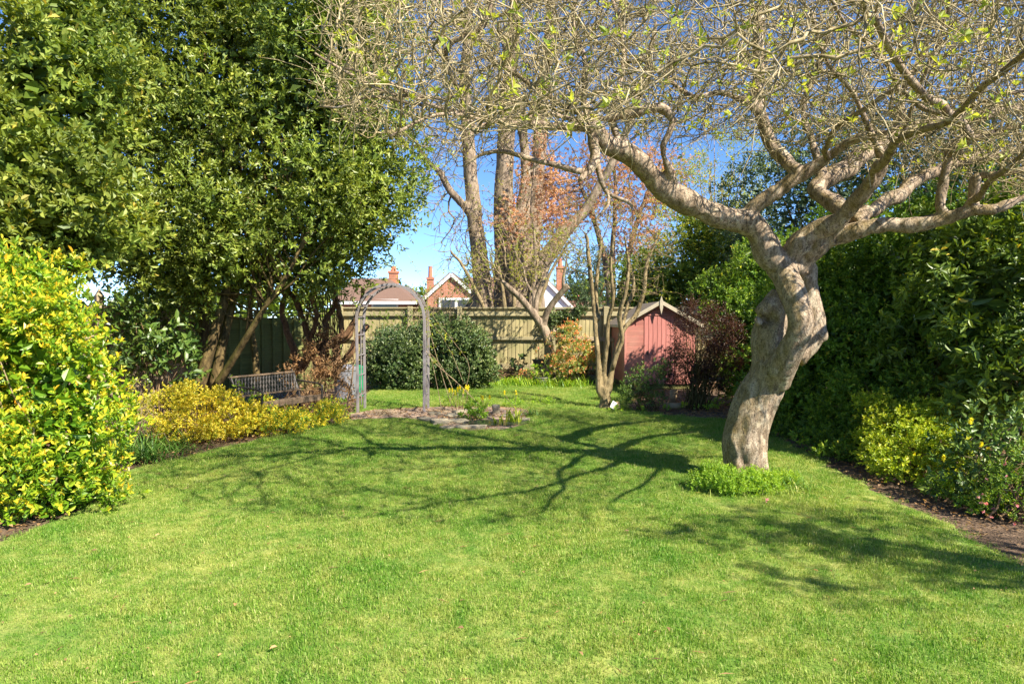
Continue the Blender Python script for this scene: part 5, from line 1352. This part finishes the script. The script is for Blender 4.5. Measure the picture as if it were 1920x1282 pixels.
# yellow flowered spurge
def spurge(label, px, pyf, Y, n):
    b = P(px, 765, Y) * [1, 1, 0]; t = plant('flowering_plant', label, 'plant', b); z = P(px, pyf, Y)[2]
    tops = b + np.column_stack([rng.normal(0, .07, n), rng.normal(0, .05, n), z * rng.uniform(.8, 1.1, n)])
    ch = [(np.linspace(b + rng.normal(0, .03, 3) * [1, 1, 0], tp, 4), np.full(4, .0035)) for tp in tops]
    tubes_obj('stem', ch, M['twig_pale'], t, sides=4)
    foliage('flowers', t, shoots(tops, np.tile([0, 0, 1.], (n, 1)), 22, .07, .028, .024, a0=85, a1=40), M['flower_yellow'])
    lo = np.concatenate([c[0][1:3] for c in ch]); foliage('leaves', t, shoots(lo, np.tile([0, 0, 1.], (len(lo), 1)), 7, .1, .045, .012), M['leaf_fresh'])
spurge('yellow flowered stems nearest the arch post behind the pond', 857, 735, 11.7, 6)
spurge('yellow flowered plant second from the arch behind the pond', 876, 732, 12.0, 5)
spurge('short yellow flowers standing over the middle of the pond', 905, 748, 11.6, 4)
spurge('single small yellow flower stem right of the pond', 968, 742, 12.0, 2)
leafy('seedlings', 'patch of low green seedlings behind the pond soil', 'ground cover plant', [(850, 757, 12.2, .5, .2, .07), (930, 757, 12.2, .5, .2, .05), (1000, 755, 12.4, .4, .2, .05)], M['leaf_fresh'], 50, .03, .06, 320, 5, .05, .035, .02, up=.8)

# ------------------------------------------------------------------ middle distance
leafy('holly_bush', 'big rounded dark green holly bush in front of the far fence', 'bush',
      [(850, 665, 15.6, .85, .7, .72), (760, 680, 15.4, .85, .7, .6), (885, 690, 15.5, .55, .5, .45), (720, 690, 15.6, .4, .5, .4), (810, 640, 15.8, .6, .6, .5), (745, 645, 15.9, .5, .5, .35)],
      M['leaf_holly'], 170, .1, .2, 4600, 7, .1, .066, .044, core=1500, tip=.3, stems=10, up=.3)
leafy('climber', 'tall straggly climber over the fence top behind the holly bush', 'climbing plant',
      [(790, 600, 16.9, .5, .3, .35), (730, 605, 17.0, .5, .3, .25), (840, 610, 17, .3, .25, .2), (850, 550, 17.4, .6, .25, .3), (800, 560, 17.4, .3, .25, .25), (700, 620, 16.9, .3, .3, .5)],
      M['leaf_tree'], 0, .1, .2, 330, 6, .14, .055, .028, tip=.3, stems=40, sr=.008, sbase=.5, smat='twig_pale')
leafy('ivy', 'dark ivy hanging over the fence top right of forked tree', 'ivy', [(1062, 595, 17.45, .27, .08, .2), (1055, 612, 17.45, .17, .08, .2), (1085, 582, 17.45, .2, .1, .06)], M['leaf_holly'], 30, .05, .09, 260, 6, .06, .055, .05)
leafy('ivy', 'narrow ivy strand climbing the fence post behind forked tree', 'ivy', [(1032, 610, 17.3, .07, .06, .3), (1036, 590, 17.3, .06, .06, .2)], M['leaf_holly'], 12, .04, .06, 90, 6, .06, .05, .045)
leafy('pieris_shrub', 'round shrub with red and cream young leaves beside forked tree', 'shrub',
      [(1068, 650, 16.2, .42, .35, .36), (1090, 670, 16.1, .36, .35, .3), (1060, 680, 16.0, .4, .35, .22), (1070, 628, 16.3, .28, .28, .2)], M['leaf_pieris'], 60, .08, .14, 700, 8, .08, .07, .028, tip=.75, up=.6, stems=12, parts=0)
leafy('twig_pile', 'heap of dry brown prunings along the foot of far fence', 'twig pile', [(935, 690, 17.1, .7, .25, .14), (955, 684, 17.2, .5, .2, .13), (905, 692, 17.0, .4, .25, .1)], M['leaf_dry'], 0, 0, 0, 160, 4, .1, .05, .02, stems=0)
def sticks():
    o = []
    for i in range(150):
        c = P(rng.uniform(890, 985), 0, 17.1)[:2]; a = rng.normal(0, .35); L = rng.uniform(.2, .8); z = rng.uniform(.02, .28) ; y = 17.1 + rng.uniform(-.3, .2)
        k = np.linspace(-1, 1, 4)[:, None]; q = np.array([c[0], y, z]) + k * np.array([math.cos(a), rng.normal(0, .3), rng.normal(0, .15)]) * L / 2 + rng.normal(0, .02, (4, 3))
        q[:, 2] = np.maximum(q[:, 2], .01); o.append((q, np.linspace(.012, .005, 4)))
    tagp(tubes_obj('twigs', o, M['twig_brown'], None, sides=4, kind='stuff'), 'heaped dry sticks before the fence')
sticks()

def small_tree(label, base_px, stems, crown, mat, natt, leafm, nleaf, LL, twigm, step=.13, r0=.0045, name='tree', infl=1.0, kill=.2, tw=.5, tl=.3, seedfrom=.5, rmax=.04, bump=0, voxel=.02):
    t = plant(name, label, 'tree', base_px)
    chains = [LP(s, .08) for s in stems]
    for i, (c, r) in enumerate(chains):
        w = rng.normal(0, 1, c.shape)
        for _ in range(4): w[1:-1] = (w[:-2] + w[1:-1] + w[2:]) / 3
        w[0] = w[-1] = 0; chains[i] = (c + w * np.minimum(.03, r * .8)[:, None], r)
    solid_trunk('trunk', chains, mat, t, voxel=voxel, amp=.004, fr=14, amp2=.006, fr2=4, sides=8)
    seeds = [p for c, r in chains for p in c[int(len(c) * seedfrom):]]; sp = [-1] * len(seeds)
    lm = [(*P(a, b, Y), rx, ry, rz) for a, b, Y, rx, ry, rz in crown]
    per = natt // len(lm) + 1; q = np.concatenate([np.array(l[:3]) + nrm(rng.normal(0, 1, (per, 3))) * np.array(l[3:]) * rng.uniform(0, 1, (per, 1)) ** .4 for l in lm])
    pos, par = colonize(seeds, sp, q, step, kill, infl, 60, jitter=.3, bias=(0, 0, .12))
    cr, rad, ch = skeleton(pos, par, len(seeds), r0=r0, rmax=rmax)
    tubes_obj('branches', cr, twigm, t, sides=4, kind='stuff')
    idx = np.arange(len(seeds), len(pos)); idx = np.repeat(idx, 2); idx = idx[rng.uniform(0, 1, len(idx)) < tw]
    b = pos[idx]; d = nrm(nrm(b - pos[par[idx]]) * .7 + rng.normal(0, .6, b.shape) + [0, 0, .25]); L = rng.uniform(.4, 1.2, len(b)) * tl
    k = 4; pts = [b]
    for i in range(1, k): d = nrm(d + rng.normal(0, .25, d.shape)); pts.append(pts[-1] + d * (L / (k - 1))[:, None])
    pts = np.stack(pts, 1); rr = np.linspace(r0 * .85, r0 * .5, k)
    V, F = tube_arrays([(p, rr) for p in pts], 3, cap=False); link('twigs', mesh_np('twigs', V, F, twigm, smooth=True), t, kind='stuff')
    if nleaf:
        tb = pts.reshape(-1, 3)[rng.integers(0, len(pts) * k, nleaf)]
        foliage('leaves', t, shoots(tb, rng.normal(0, 1, tb.shape) + [0, 0, .4], 4, LL * .6, LL, LL * .5), leafm)
    return t
# pale multi stemmed tree
small_tree('pale tan multi stemmed bare tree growing left of shed', G(1132, 766),
    [[(1133, 772, 12, 13.5), (1133, 755, 12, 10.5), (1134, 735, 12, 10), (1134, 725, 12, 9)],
     [(1128, 742, 12, 6.5), (1122, 700, 12, 5), (1120, 640, 12, 4.6), (1114, 580, 12, 4.2), (1110, 530, 12, 3.8), (1104, 490, 12, 4), (1098, 440, 12, 3)],
     [(1133, 735, 12, 6), (1134, 700, 12, 4.6), (1138, 640, 11.9, 4.2), (1140, 600, 11.9, 4), (1150, 560, 11.8, 4), (1146, 500, 11.8, 3), (1150, 440, 11.8, 2.5)],
     [(1140, 735, 12, 7), (1146, 700, 12, 5), (1155, 650, 12.1, 4.6), (1168, 615, 12.1, 4.4), (1190, 590, 12.2, 5), (1205, 550, 12.2, 4.5), (1212, 500, 12.3, 3.5), (1230, 450, 12.3, 2.5)],
     [(1120, 600, 12, 5), (1116, 560, 12.1, 4), (1120, 500, 12.2, 3.5), (1128, 450, 12.3, 2.5)],
     [(1148, 690, 12, 5), (1165, 640, 11.9, 4), (1160, 590, 11.8, 4.5), (1172, 550, 11.7, 4), (1178, 500, 11.7, 3), (1170, 440, 11.6, 2)],
     [(1162, 632, 12.1, 4.5), (1175, 575, 12.4, 4), (1186, 540, 12.5, 4), (1176, 480, 12.6, 3)]],
    [(1110, 440, 12, .7, .7, .8), (1180, 440, 12, .8, .8, .8), (1230, 470, 12.1, .5, .6, .5), (1140, 380, 12, .8, .7, .5), (1060, 470, 12, .4, .5, .5), (1200, 540, 12, .5, .5, .35)],
    M['bark_tan'], 800, M['leaf_spring'], 500, .03, M['bark_tan'], r0=.0045, tw=.6, tl=.3, seedfrom=.35)
# forked tree by the fence
small_tree('forked grey tree with lopped branches before the far fence', P(1030, 703, 16.4) * [1, 1, 0],
    [[(1031, 706, 16.4, 12), (1029, 690, 16.4, 9.5), (1030, 660, 16.4, 9), (1024, 630, 16.4, 8.5), (1017, 612, 16.4, 9)],
     [(1018, 616, 16.4, 8), (1000, 588, 16.3, 7), (978, 562, 16.2, 6.5), (956, 540, 16.1, 5), (940, 525, 16.1, 3)],
     [(1018, 612, 16.4, 7), (1026, 590, 16.3, 6), (1040, 565, 16.2, 6), (1060, 543, 16.1, 6), (1066, 536, 16.1, 6)],
     [(1004, 592, 16.35, 5), (1006, 560, 16.4, 5), (1018, 525, 16.4, 4.5), (1026, 500, 16.5, 3)],
     [(1058, 545, 16.1, 4), (1056, 520, 16.1, 3), (1062, 490, 16.1, 2)]],
    [(945, 480, 16.2, .8, .6, .8), (1010, 460, 16.4, .7, .6, .6), (900, 500, 16.3, .5, .5, .6), (1060, 470, 16.2, .5, .5, .5), (980, 510, 16.2, .5, .5, .4)],
    M['bark_grey'], 700, M['leaf_spring'], 1100, .045, M['twig_pale'], step=.15, r0=.007, tw=.7, tl=.4, seedfrom=.4)
# huge many trunked tree beyond the fence
small_tree('huge bare tree with several massive trunks just beyond the fence', P(960, 600, 20.6) * [1, 1, 0],
    [[(912, 690, 20, 26), (908, 575, 20, 21), (902, 500, 20, 17), (893, 430, 20.1, 15), (884, 350, 20.2, 14), (878, 260, 20.3, 13), (872, 140, 20.4, 11), (880, 0, 20.5, 8), (870, -150, 20.6, 6)],
     [(935, 690, 20.6, 26), (946, 575, 20.6, 24), (946, 480, 20.6, 20), (944, 380, 20.6, 19), (948, 280, 20.7, 17), (956, 160, 20.8, 14), (966, 20, 21, 11), (960, -150, 21, 8)],
     [(990, 690, 20.8, 30), (980, 575, 20.8, 26), (990, 500, 20.8, 20), (1002, 400, 20.9, 17), (1010, 300, 21, 14), (1016, 200, 21, 12), (1030, 60, 21.2, 10), (1040, -120, 21.3, 7)],
     [(975, 690, 20.4, 30), (985, 560, 20.4, 26), (1020, 490, 20.4, 17), (1055, 440, 20.4, 14), (1095, 395, 20.4, 10), (1150, 300, 20.3, 8), (1200, 180, 20.3, 7), (1230, 40, 20.3, 5)],
     [(900, 445, 20.05, 8), (880, 400, 20, 8), (845, 360, 19.8, 8), (825, 325, 19.7, 7), (800, 300, 19.6, 5), (770, 250, 19.5, 4)],
     [(955, 690, 20.3, 30), (960, 575, 20.3, 28), (965, 520, 20.3, 20), (972, 430, 20.5, 12), (985, 330, 20.6, 10), (975, 200, 20.7, 9), (940, 60, 20.8, 7)],
     [(886, 690, 20.2, 18), (884, 590, 20.2, 10), (900, 520, 20.2, 10)],
     [(1030, 690, 20.9, 16), (1000, 560, 20.8, 20)]],
    [(900, 180, 20.4, 2.2, 1.8, 2.4), (1040, 120, 20.8, 2.6, 2, 2.6), (1180, 140, 20.6, 2.2, 1.8, 2.0), (820, 260, 19.8, 1.1, 1, 1.1), (950, 0, 20.8, 3, 2.2, 2.0), (860, 60, 20.5, 1.6, 1.6, 1.6), (815, 350, 19.8, .8, .7, .9), (850, 430, 20, .6, .6, .7)],
    M['bark_grey'], 2600, M['leaf_spring'], 3000, .06, M['twig_pale'], step=.28, r0=.010, infl=2.2, kill=.38, tw=.9, tl=.7, seedfrom=.42, rmax=.1, voxel=.075)
# short epicormic twigs round the massive trunks
small_tree('thicket of pale thin suckers in front of the massive trunks', P(960, 600, 19.4) * [1, 1, 0],
    [[(950, 660, 19.4, 5), (945, 560, 19.4, 4), (930, 480, 19.4, 3)], [(965, 660, 19.4, 5), (990, 560, 19.4, 4), (1010, 480, 19.4, 3)], [(960, 660, 19.4, 5), (965, 560, 19.4, 4), (970, 430, 19.4, 3)],
     [(980, 660, 19.4, 5), (1030, 520, 19.4, 3.5), (1070, 450, 19.4, 2.5)], [(940, 660, 19.4, 5), (880, 520, 19.4, 3.5), (845, 470, 19.4, 2.5)]],
    [(930, 490, 19.5, .8, .4, .9), (1000, 480, 19.5, 1.0, .4, 1.1), (965, 540, 19.5, .9, .4, .7), (1060, 450, 19.5, .6, .4, .5), (850, 480, 19.5, .6, .4, .5), (900, 400, 19.5, .6, .4, .8), (880, 540, 19.5, .5, .4, .5), (960, 380, 19.5, .7, .4, .9)],
    M['bark_tan'], 1900, M['leaf_spring'], 900, .045, M['twig_pale'], step=.18, r0=.0075, infl=1.6, kill=.26, tw=.9, tl=.45, seedfrom=.3, name='sucker_thicket', voxel=.03)
small_tree('slender young tree with orange pink buds in front of massive trunks', P(1000, 600, 19.2) * [1, 1, 0],
    [[(1002, 660, 19.2, 4), (1000, 560, 19.2, 3.5), (1004, 470, 19.2, 3), (996, 380, 19.2, 2.5), (1004, 300, 19.2, 2)], [(1001, 560, 19.2, 3), (970, 480, 19.2, 2.5), (950, 400, 19.2, 2)]],
    [(1000, 400, 19.2, .7, .3, 1.4), (955, 420, 19.2, .5, .3, .8), (1040, 380, 19.2, .5, .3, .9), (1010, 300, 19.2, .5, .3, .7)],
    M['bark_grey'], 600, M['leaf_pink'], 3800, .055, M['twig_brown'], step=.18, r0=.005, infl=1.6, kill=.24, tw=.9, tl=.5, seedfrom=.3, voxel=.03)
# pink budding tree
small_tree('tree hazy with pinkish red spring buds beyond the fence', P(1150, 600, 23.5) * [1, 1, 0],
    [[(1150, 660, 23.5, 9), (1145, 560, 23.5, 8), (1130, 470, 23.5, 6), (1110, 400, 23.5, 5), (1080, 330, 23.5, 3)],
     [(1150, 640, 23.5, 7), (1170, 520, 23.5, 6), (1190, 430, 23.5, 5), (1220, 350, 23.5, 4), (1240, 300, 23.5, 3)],
     [(1148, 560, 23.5, 6), (1150, 450, 23.4, 5), (1155, 370, 23.4, 4), (1150, 300, 23.4, 3)]],
    [(1100, 370, 23.5, 1.5, 1.2, 1.1), (1190, 380, 23.5, 1.6, 1.3, 1.2), (1150, 310, 23.5, 1.8, 1.2, .8), (1030, 380, 23.4, .9, .8, 1.3), (1250, 340, 23.6, .9, .8, .9), (1200, 470, 23.5, 1.1, .9, .7), (1010, 330, 22.4, .7, .5, .8)],
    M['bark_grey'], 2400, M['leaf_pink'], 26000, .048, M['twig_brown'], step=.25, r0=.007, infl=2.0, kill=.28, tw=1.0, tl=.8, seedfrom=.4, voxel=.04)

# background evergreens behind the shed and right
leafy('leafy_tree', 'yellow green budding tree rising above the shed roof', 'tree',
      [(1330, 400, 19.5, 1.5, 1.2, 1.6), (1280, 470, 19.4, 1.0, 1, .9), (1370, 320, 19.8, 1.2, 1.1, 1.2), (1400, 460, 19, 1.1, 1, 1.1), (1290, 350, 20, .7, .8, .8)], M['leaf_spring'], 170, .15, .3, 3000, 5, .22, .07, .035, stems=60, smat='twig_pale', sr=.03, base=P(1340, 600, 19.5) * [1, 1, 0], sbase=.15, up=.3, core=0)
leafy('evergreen_tree', 'dark glossy evergreen directly behind the shed', 'tree',
      [(1270, 530, 18.9, 1.2, .9, .9), (1200, 540, 19.2, .7, .8, .9), (1370, 520, 18.6, 1.4, 1, 1.2), (1330, 450, 19.2, 1.1, .9, .8), (1440, 540, 18.2, 1.2, 1, 1.3), (1420, 620, 18, 1.2, .8, .9)], M['leaf_tree'], 190, .2, .36, 4800, 7, .2, .10, .055, core=3000, stems=12, smat='bark_dark', sr=.05, base=P(1320, 600, 19.1) * [1, 1, 0], tip=.4)
leafy('evergreen_tree', 'blue green evergreen seen through the forks of the apple tree', 'tree',
      [(1480, 400, 16.5, 1.6, 1.2, 1.6), (1560, 330, 16.5, 1.6, 1.2, 1.6), (1430, 460, 17, .8, 1, .8), (1680, 330, 16, 1.8, 1.4, 1.5), (1800, 320, 15.5, 1.6, 1.4, 1.4), (1920, 320, 15, 1.4, 1.4, 1.4)], M['leaf_conifer'], 240, .2, .36, 5400, 7, .2, .09, .045, core=2600, stems=14, smat='bark_dark', sr=.06, base=P(1560, 600, 16.5) * [1, 1, 0], tip=.3)
leafy('conifer_tree', 'distant blue green pine standing beyond the far houses', 'tree',
      [(1100, 540, 45, 1.6, 1.4, 1.6), (1120, 510, 45, 1.4, 1.2, 1.3), (1085, 560, 45, 1.2, 1, .9), (1130, 560, 45, 1.4, 1, .9)], M['leaf_conifer'], 60, .3, .6, 900, 8, .4, .22, .07, stems=16, smat='bark_dark', sr=.12, base=P(1110, 600, 45) * [1, 1, 0])
leafy('far_treeline', 'far wood of mixed trees closing the view behind the houses', 'wood',
      [(200, 585, 75, 9, 4, 3.5), (450, 585, 75, 9, 4, 3.5), (700, 588, 75, 9, 4, 3), (950, 588, 75, 9, 4, 3), (1200, 585, 70, 9, 4, 3.5), (1500, 580, 70, 12, 4, 5), (1800, 575, 70, 12, 4, 6)], M['leaf_tree'], 200, .8, 1.6, 2600, 6, .8, .7, .5, core=500)['kind'] = 'stuff'

# ------------------------------------------------------------------ shrubs at the right
leafy('berberis_shrub', 'dark maroon upright shrub in front of the shed door', 'shrub',
      [(1300, 650, 12, .42, .4, .55), (1335, 620, 12.1, .42, .4, .4), (1280, 690, 11.9, .35, .3, .35), (1340, 690, 12.1, .42, .4, .4), (1310, 590, 12, .3, .3, .28), (1370, 660, 12.3, .3, .3, .5)],
      M['leaf_maroon_shade'], 150, .05, .11, 3200, 6, .10, .034, .02, stems=90, smat='bark_dark', sr=.010, base=P(1305, 780, 11.9) * [1, 1, 0], sbase=.1, up=.9, tip=.2)
leafy('round_shrub', 'small open dark leaved shrub before the shed wall', 'shrub',
      [(1208, 715, 11.8, .32, .28, .28), (1228, 700, 11.9, .25, .25, .22), (1190, 735, 11.7, .22, .2, .2), (1215, 740, 11.7, .28, .25, .15)],
      M['leaf_laurel'], 60, .05, .1, 420, 7, .07, .042, .024, stems=26, smat='bark_dark', sr=.007, base=P(1215, 775, 11.7) * [1, 1, 0], sbase=.12, up=.8)
leafy('low_plants', 'low green leaves in the dark bed beneath maroon shrub', 'ground cover plant', [(1350, 765, 11.6, .45, .2, .09), (1250, 770, 11.6, .6, .2, .05), (1400, 745, 11.8, .3, .2, .18), (1160, 774, 11.4, .3, .14, .05)], M['leaf_fresh'], 60, .03, .07, 300, 6, .06, .045, .022, up=.8)
leafy('hedge_shrub', 'mixed green shrub with red leaf tips between shed and apple trunk', 'shrub',
      [(1400, 600, 13, .75, .6, .8), (1440, 520, 13.2, .8, .6, .8), (1370, 560, 13.6, .6, .5, .6), (1400, 690, 12.6, .6, .5, .6), (1440, 700, 12, .6, .5, .6), (1460, 610, 12.6, .7, .6, .8)], M['leaf_hedge'], 170, .12, .24, 4200, 7, .1, .065, .035, core=3000, tip=.5, stems=14, smat='bark_dark', sr=.012)
leafy('evergreen_hedge', 'tall dark evergreen hedge behind the apple trunk along the right side', 'hedge',
      [(1560, 690, 9.8, .8, .7, .8), (1560, 560, 10.2, 1, .8, .9), (1520, 770, 9.6, .6, .5, .45), (1640, 640, 9.2, .9, .8, 1), (1640, 500, 9.6, 1.1, .9, .9), (1740, 600, 8.6, .9, .8, 1.0), (1600, 800, 9.0, .6, .5, .4), (1690, 720, 8.6, .8, .6, .6), (1780, 460, 8.6, 1.0, .8, .8), (1480, 700, 10.4, .5, .5, .6), (1500, 610, 10.6, .6, .6, .7)],
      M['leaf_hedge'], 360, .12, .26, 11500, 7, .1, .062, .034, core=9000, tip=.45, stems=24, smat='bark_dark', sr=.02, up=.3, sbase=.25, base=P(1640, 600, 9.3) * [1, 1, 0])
def boundary_hedge():
    base = np.array([7.6, 6.5, 0]); t = plant('boundary_hedge', 'tall clipped hedge closing the right side of the garden beyond the bushes', 'hedge', base)
    lm = [(7.6 + .2 * math.sin(y * 2), y, .75 + .1 * math.sin(y), .8, 1.0, .85) for y in np.arange(1.5, 15, 1.3)] + [(7.5, y, 1.75, .75, 1.0, .75) for y in np.arange(2.0, 15, 1.4)]
    foliage('foliage', t, join(bush_arr(lm, 130, .2, .34, 3600, 7, .14, .10, .055, tip=.4), core_leaves(lm, 2500, .22, .12)), M['leaf_hedge'])
    tubes_obj('stems', [(np.array([[7.6, y, 0], [7.6 + .1 * math.sin(y * 9), y, .9], [7.6, y + .1, 1.9]]), np.array([.04, .03, .015])) for y in np.arange(1.5, 15, .8)], M['bark_dark'], t, sides=5, kind='stuff')
boundary_hedge()
leafy('rhododendron_bush', 'large leaved rhododendron bush at the right edge', 'bush',
      [(1840, 560, 7.2, .65, .6, .75), (1900, 470, 7.3, .75, .6, .6), (1780, 500, 7.8, .6, .6, .5), (1930, 650, 6.8, .65, .6, .6), (1850, 680, 7.0, .5, .5, .5), (1760, 640, 7.8, .5, .5, .5), (1980, 560, 7, .8, .8, 1.0)],
      M['leaf_rhodo'], 110, .14, .24, 2000, 7, .10, .105, .042, core=900, tip=.5, stems=20, smat='bark_dark', sr=.018, up=.35, parts=260, fine='mid', a0=80, a1=50, sbase=.4)
leafy('euonymus_bush', 'rounded lime yellow bush at the edge of the right bed', 'bush',
      [(1700, 825, 6.9, .36, .3, .28), (1740, 840, 6.7, .3, .3, .24), (1665, 830, 7.1, .28, .3, .28), (1700, 870, 6.6, .36, .25, .16), (1640, 790, 7.4, .22, .2, .28), (1770, 870, 6.5, .2, .2, .16), (1740, 790, 7, .2, .2, .2)],
      M['leaf_lime'], 130, .05, .10, 2400, 7, .06, .040, .022, tip=.5, up=.7, stems=26, parts=0)
leafy('euonymus_bush', 'greener leafy shrub rising behind the lime yellow bush', 'bush',
      [(1760, 730, 7.6, .45, .35, .38), (1700, 745, 7.8, .3, .3, .18), (1640, 750, 8.0, .4, .35, .45), (1590, 780, 8.4, .4, .35, .35), (1800, 770, 7.2, .3, .3, .2), (1860, 740, 7, .3, .3, .3)], M['leaf_fresh'] if False else M['leaf_hedge'], 90, .07, .13, 1400, 7, .07, .05, .027, tip=.7, up=.6, stems=20)
t = leafy('mahonia_shrub', 'open shrub of glossy leaves and small yellow flowers at right edge', 'shrub',
      [(1830, 850, 6.0, .3, .3, .24), (1880, 830, 5.9, .28, .3, .28), (1800, 900, 6.0, .28, .25, .2), (1860, 920, 5.7, .3, .3, .22), (1920, 870, 5.6, .3, .3, .3)],
      M['leaf_laurel'], 40, .08, .15, 330, 7, .12, .070, .036, tip=.4, up=.4, stems=34, smat='twig_pale', sr=.007, parts=200, fine=True)
fp = np.array([P(*q) for q in ((1818, 795, 5.75), (1838, 838, 5.7), (1768, 863, 5.85), (1832, 871, 5.65), (1712, 857, 6.45), (1850, 850, 5.7))])
foliage('flowers', t, shoots(fp, np.tile([0, -.4, 1.], (len(fp), 1)), 40, .05, .022, .016, a0=88, a1=30), M['flower_yellow'])
t = leafy('heather_shrub', 'dull green shrub dotted with pinkish flowers at the right border', 'shrub',
      [(1910, 940, 5.3, .22, .25, .24), (1900, 1010, 5.1, .16, .2, .14), (1930, 900, 5.4, .25, .3, .3)], M['leaf_hedge'], 40, .05, .09, 560, 7, .07, .032, .014, tip=.6, up=.6, stems=26)
fb, fd = lump_points([(*P(1905, 930, 5.2), .25, .25, .3)], 26, rng, .8, 1.05); foliage('flowers', t, shoots(fb, fd, 12, .02, .015, .012), M['flower_pink'])
leafy('hedge_foot_plants', 'low leafy undergrowth spilling from the hedge foot onto the lawn edge', 'ground cover plant',
      [(1490, 835, 9.0, .5, .3, .25), (1545, 856, 8.1, .5, .3, .27), (1590, 880, 7.5, .42, .3, .24), (1630, 895, 7.3, .2, .2, .10), (1460, 800, 10, .5, .3, .25), (1530, 848, 8.7, .4, .3, .2), (1592, 880, 7.7, .3, .25, .15), (1670, 905, 6.9, .25, .2, .12), (1580, 820, 8.6, .4, .3, .3)], M['leaf_hedge'], 90, .06, .12, 1200, 7, .07, .05, .028, tip=.5, up=.6, core=300)
leafy('low_plants', 'patch of low weeds at the lawn edge below the yellow bush', 'ground cover plant', [(1780, 940, 6.0, .35, .15, .07), (1850, 960, 5.6, .3, .15, .07), (1720, 915, 6.4, .25, .12, .05), (1840, 990, 5.2, .3, .15, .06), (1890, 1010, 5.0, .3, .15, .07), (1660, 915, 6.6, .3, .12, .04), (1560, 868, 7.6, .3, .12, .04), (1800, 925, 6.0, .35, .2, .12), (1870, 960, 5.5, .3, .2, .12)], M['leaf_fresh'], 70, .03, .06, 520, 6, .05, .035, .02, up=.8)

# ferny ground cover round the foot of the apple
leafy('ferny_plants', 'fresh green ferny plants round the foot of the apple trunk', 'ground cover plant',
      [(1340, 912, 6.2, .17, .14, .15), (1390, 922, 6.05, .19, .12, .13), (1420, 915, 6.1, .14, .12, .12), (1365, 920, 6.05, .17, .12, .13), (1315, 922, 6.2, .12, .1, .10), (1440, 925, 6.1, .12, .1, .09), (1470, 915, 6.3, .14, .1, .07)],
      M['leaf_fresh'], 110, .03, .07, 1400, 8, .06, .028, .013, tip=.4, up=1.0)
straps('unmown_grass', 'ragged unmown grass fringe round the foot of the apple trunk', P(1400, 925, 6.15) * [1, 1, 0], 520, .13, .005, .24, M['blade'], cat='grass', lean=.9)
def debris():
    n = 1500; p = np.column_stack([rng.uniform(-4.5, 5, n), rng.uniform(2.7, 13, n)]); p = p[inside(p, lawn_poly) & ~inside(p, soil_poly)]
    m = len(p); az = rng.uniform(0, 6.28, m); d = np.column_stack([np.cos(az), np.sin(az), rng.normal(0, .2, m)]); tw = rng.uniform(0, 1, m) < .4
    L = np.where(tw, rng.uniform(.04, .09, m), rng.uniform(.010, .024, m)); W = np.where(tw, .004, L * .6)
    V, F, t_ = leaf_quads(np.column_stack([p, rng.uniform(.018, .028, m)]), d, np.tile([0, 0, 1.], (m, 1)) + rng.normal(0, .3, (m, 3)), L, W, rng.uniform(.2, 1, m))
    tagp(link('twigs_and_leaf_bits', mesh_np('twigs_and_leaf_bits', V, F, M['leaf_dry'], tint=t_), kind='stuff'), 'tiny twigs and dry leaf bits strewn over the lawn')
debris()
g = G(1438, 947); t = plant('pink_flower', 'single pink flower lying in the grass before the trunk', 'flower', g)
foliage('petals', t, shoots(g[None] + [0, 0, .04], np.array([[0, -.2, 1.]]), 12, .01, .028, .018, a0=85, a1=50), M['flower_pink'])
tubes_obj('stem', [(np.array([g, g + [0, 0, .045]]), np.array([.003, .003]))], M['leaf_fresh'], t, sides=4)

# tree outside the frame on the right whose shade falls over the near lawn
leafy('evergreen_tree', 'broad leafy tree beyond the right border shading the near lawn', 'tree',
      [(0, 0, 1, .1, .1, .1)], M['leaf_hedge'], 0, .1, .2, 3, 3, .1, .05, .03) if False else None
def shade_tree():
    base = np.array([6.6, 1.6, 0]); t = plant('evergreen_tree', 'leafy tree just outside the right edge shading the near lawn', 'tree', base)
    tubes_obj('trunk', [smooth_path([base, base + [-.1, 0, 1.5], base + [-.3, 0, 3.0], base + [-.5, 0, 4.4]], [.14, .12, .09, .04])], M['bark_dark'], t, sides=9)
    lm = [(5.6, 1.9, 4.2, 1.2, .4, .3), (4.6, 2.2, 3.5, .7, .25, .12), (6.6, 1.6, 4.6, 1.1, .7, .5), (6.0, .9, 4.3, 1.1, .25, .2), (5.2, 1.3, 3.9, .8, .2, .12)]
    foliage('foliage', t, bush_arr(lm, 70, .08, .24, 560, 7, .14, .075, .035, tip=.3), M['leaf_hedge'])
    tubes_obj('branches', radial_stems(base + [-.3, 0, 2.8], lm, 40, .025, .005), M['bark_dark'], t, sides=4, kind='stuff')
shade_tree()
print('objects', len(bpy.data.objects), 'tris', sum(len(o.data.loops) - 2 * len(o.data.polygons) for o in bpy.data.objects if o.type == 'MESH' and o.users_collection))
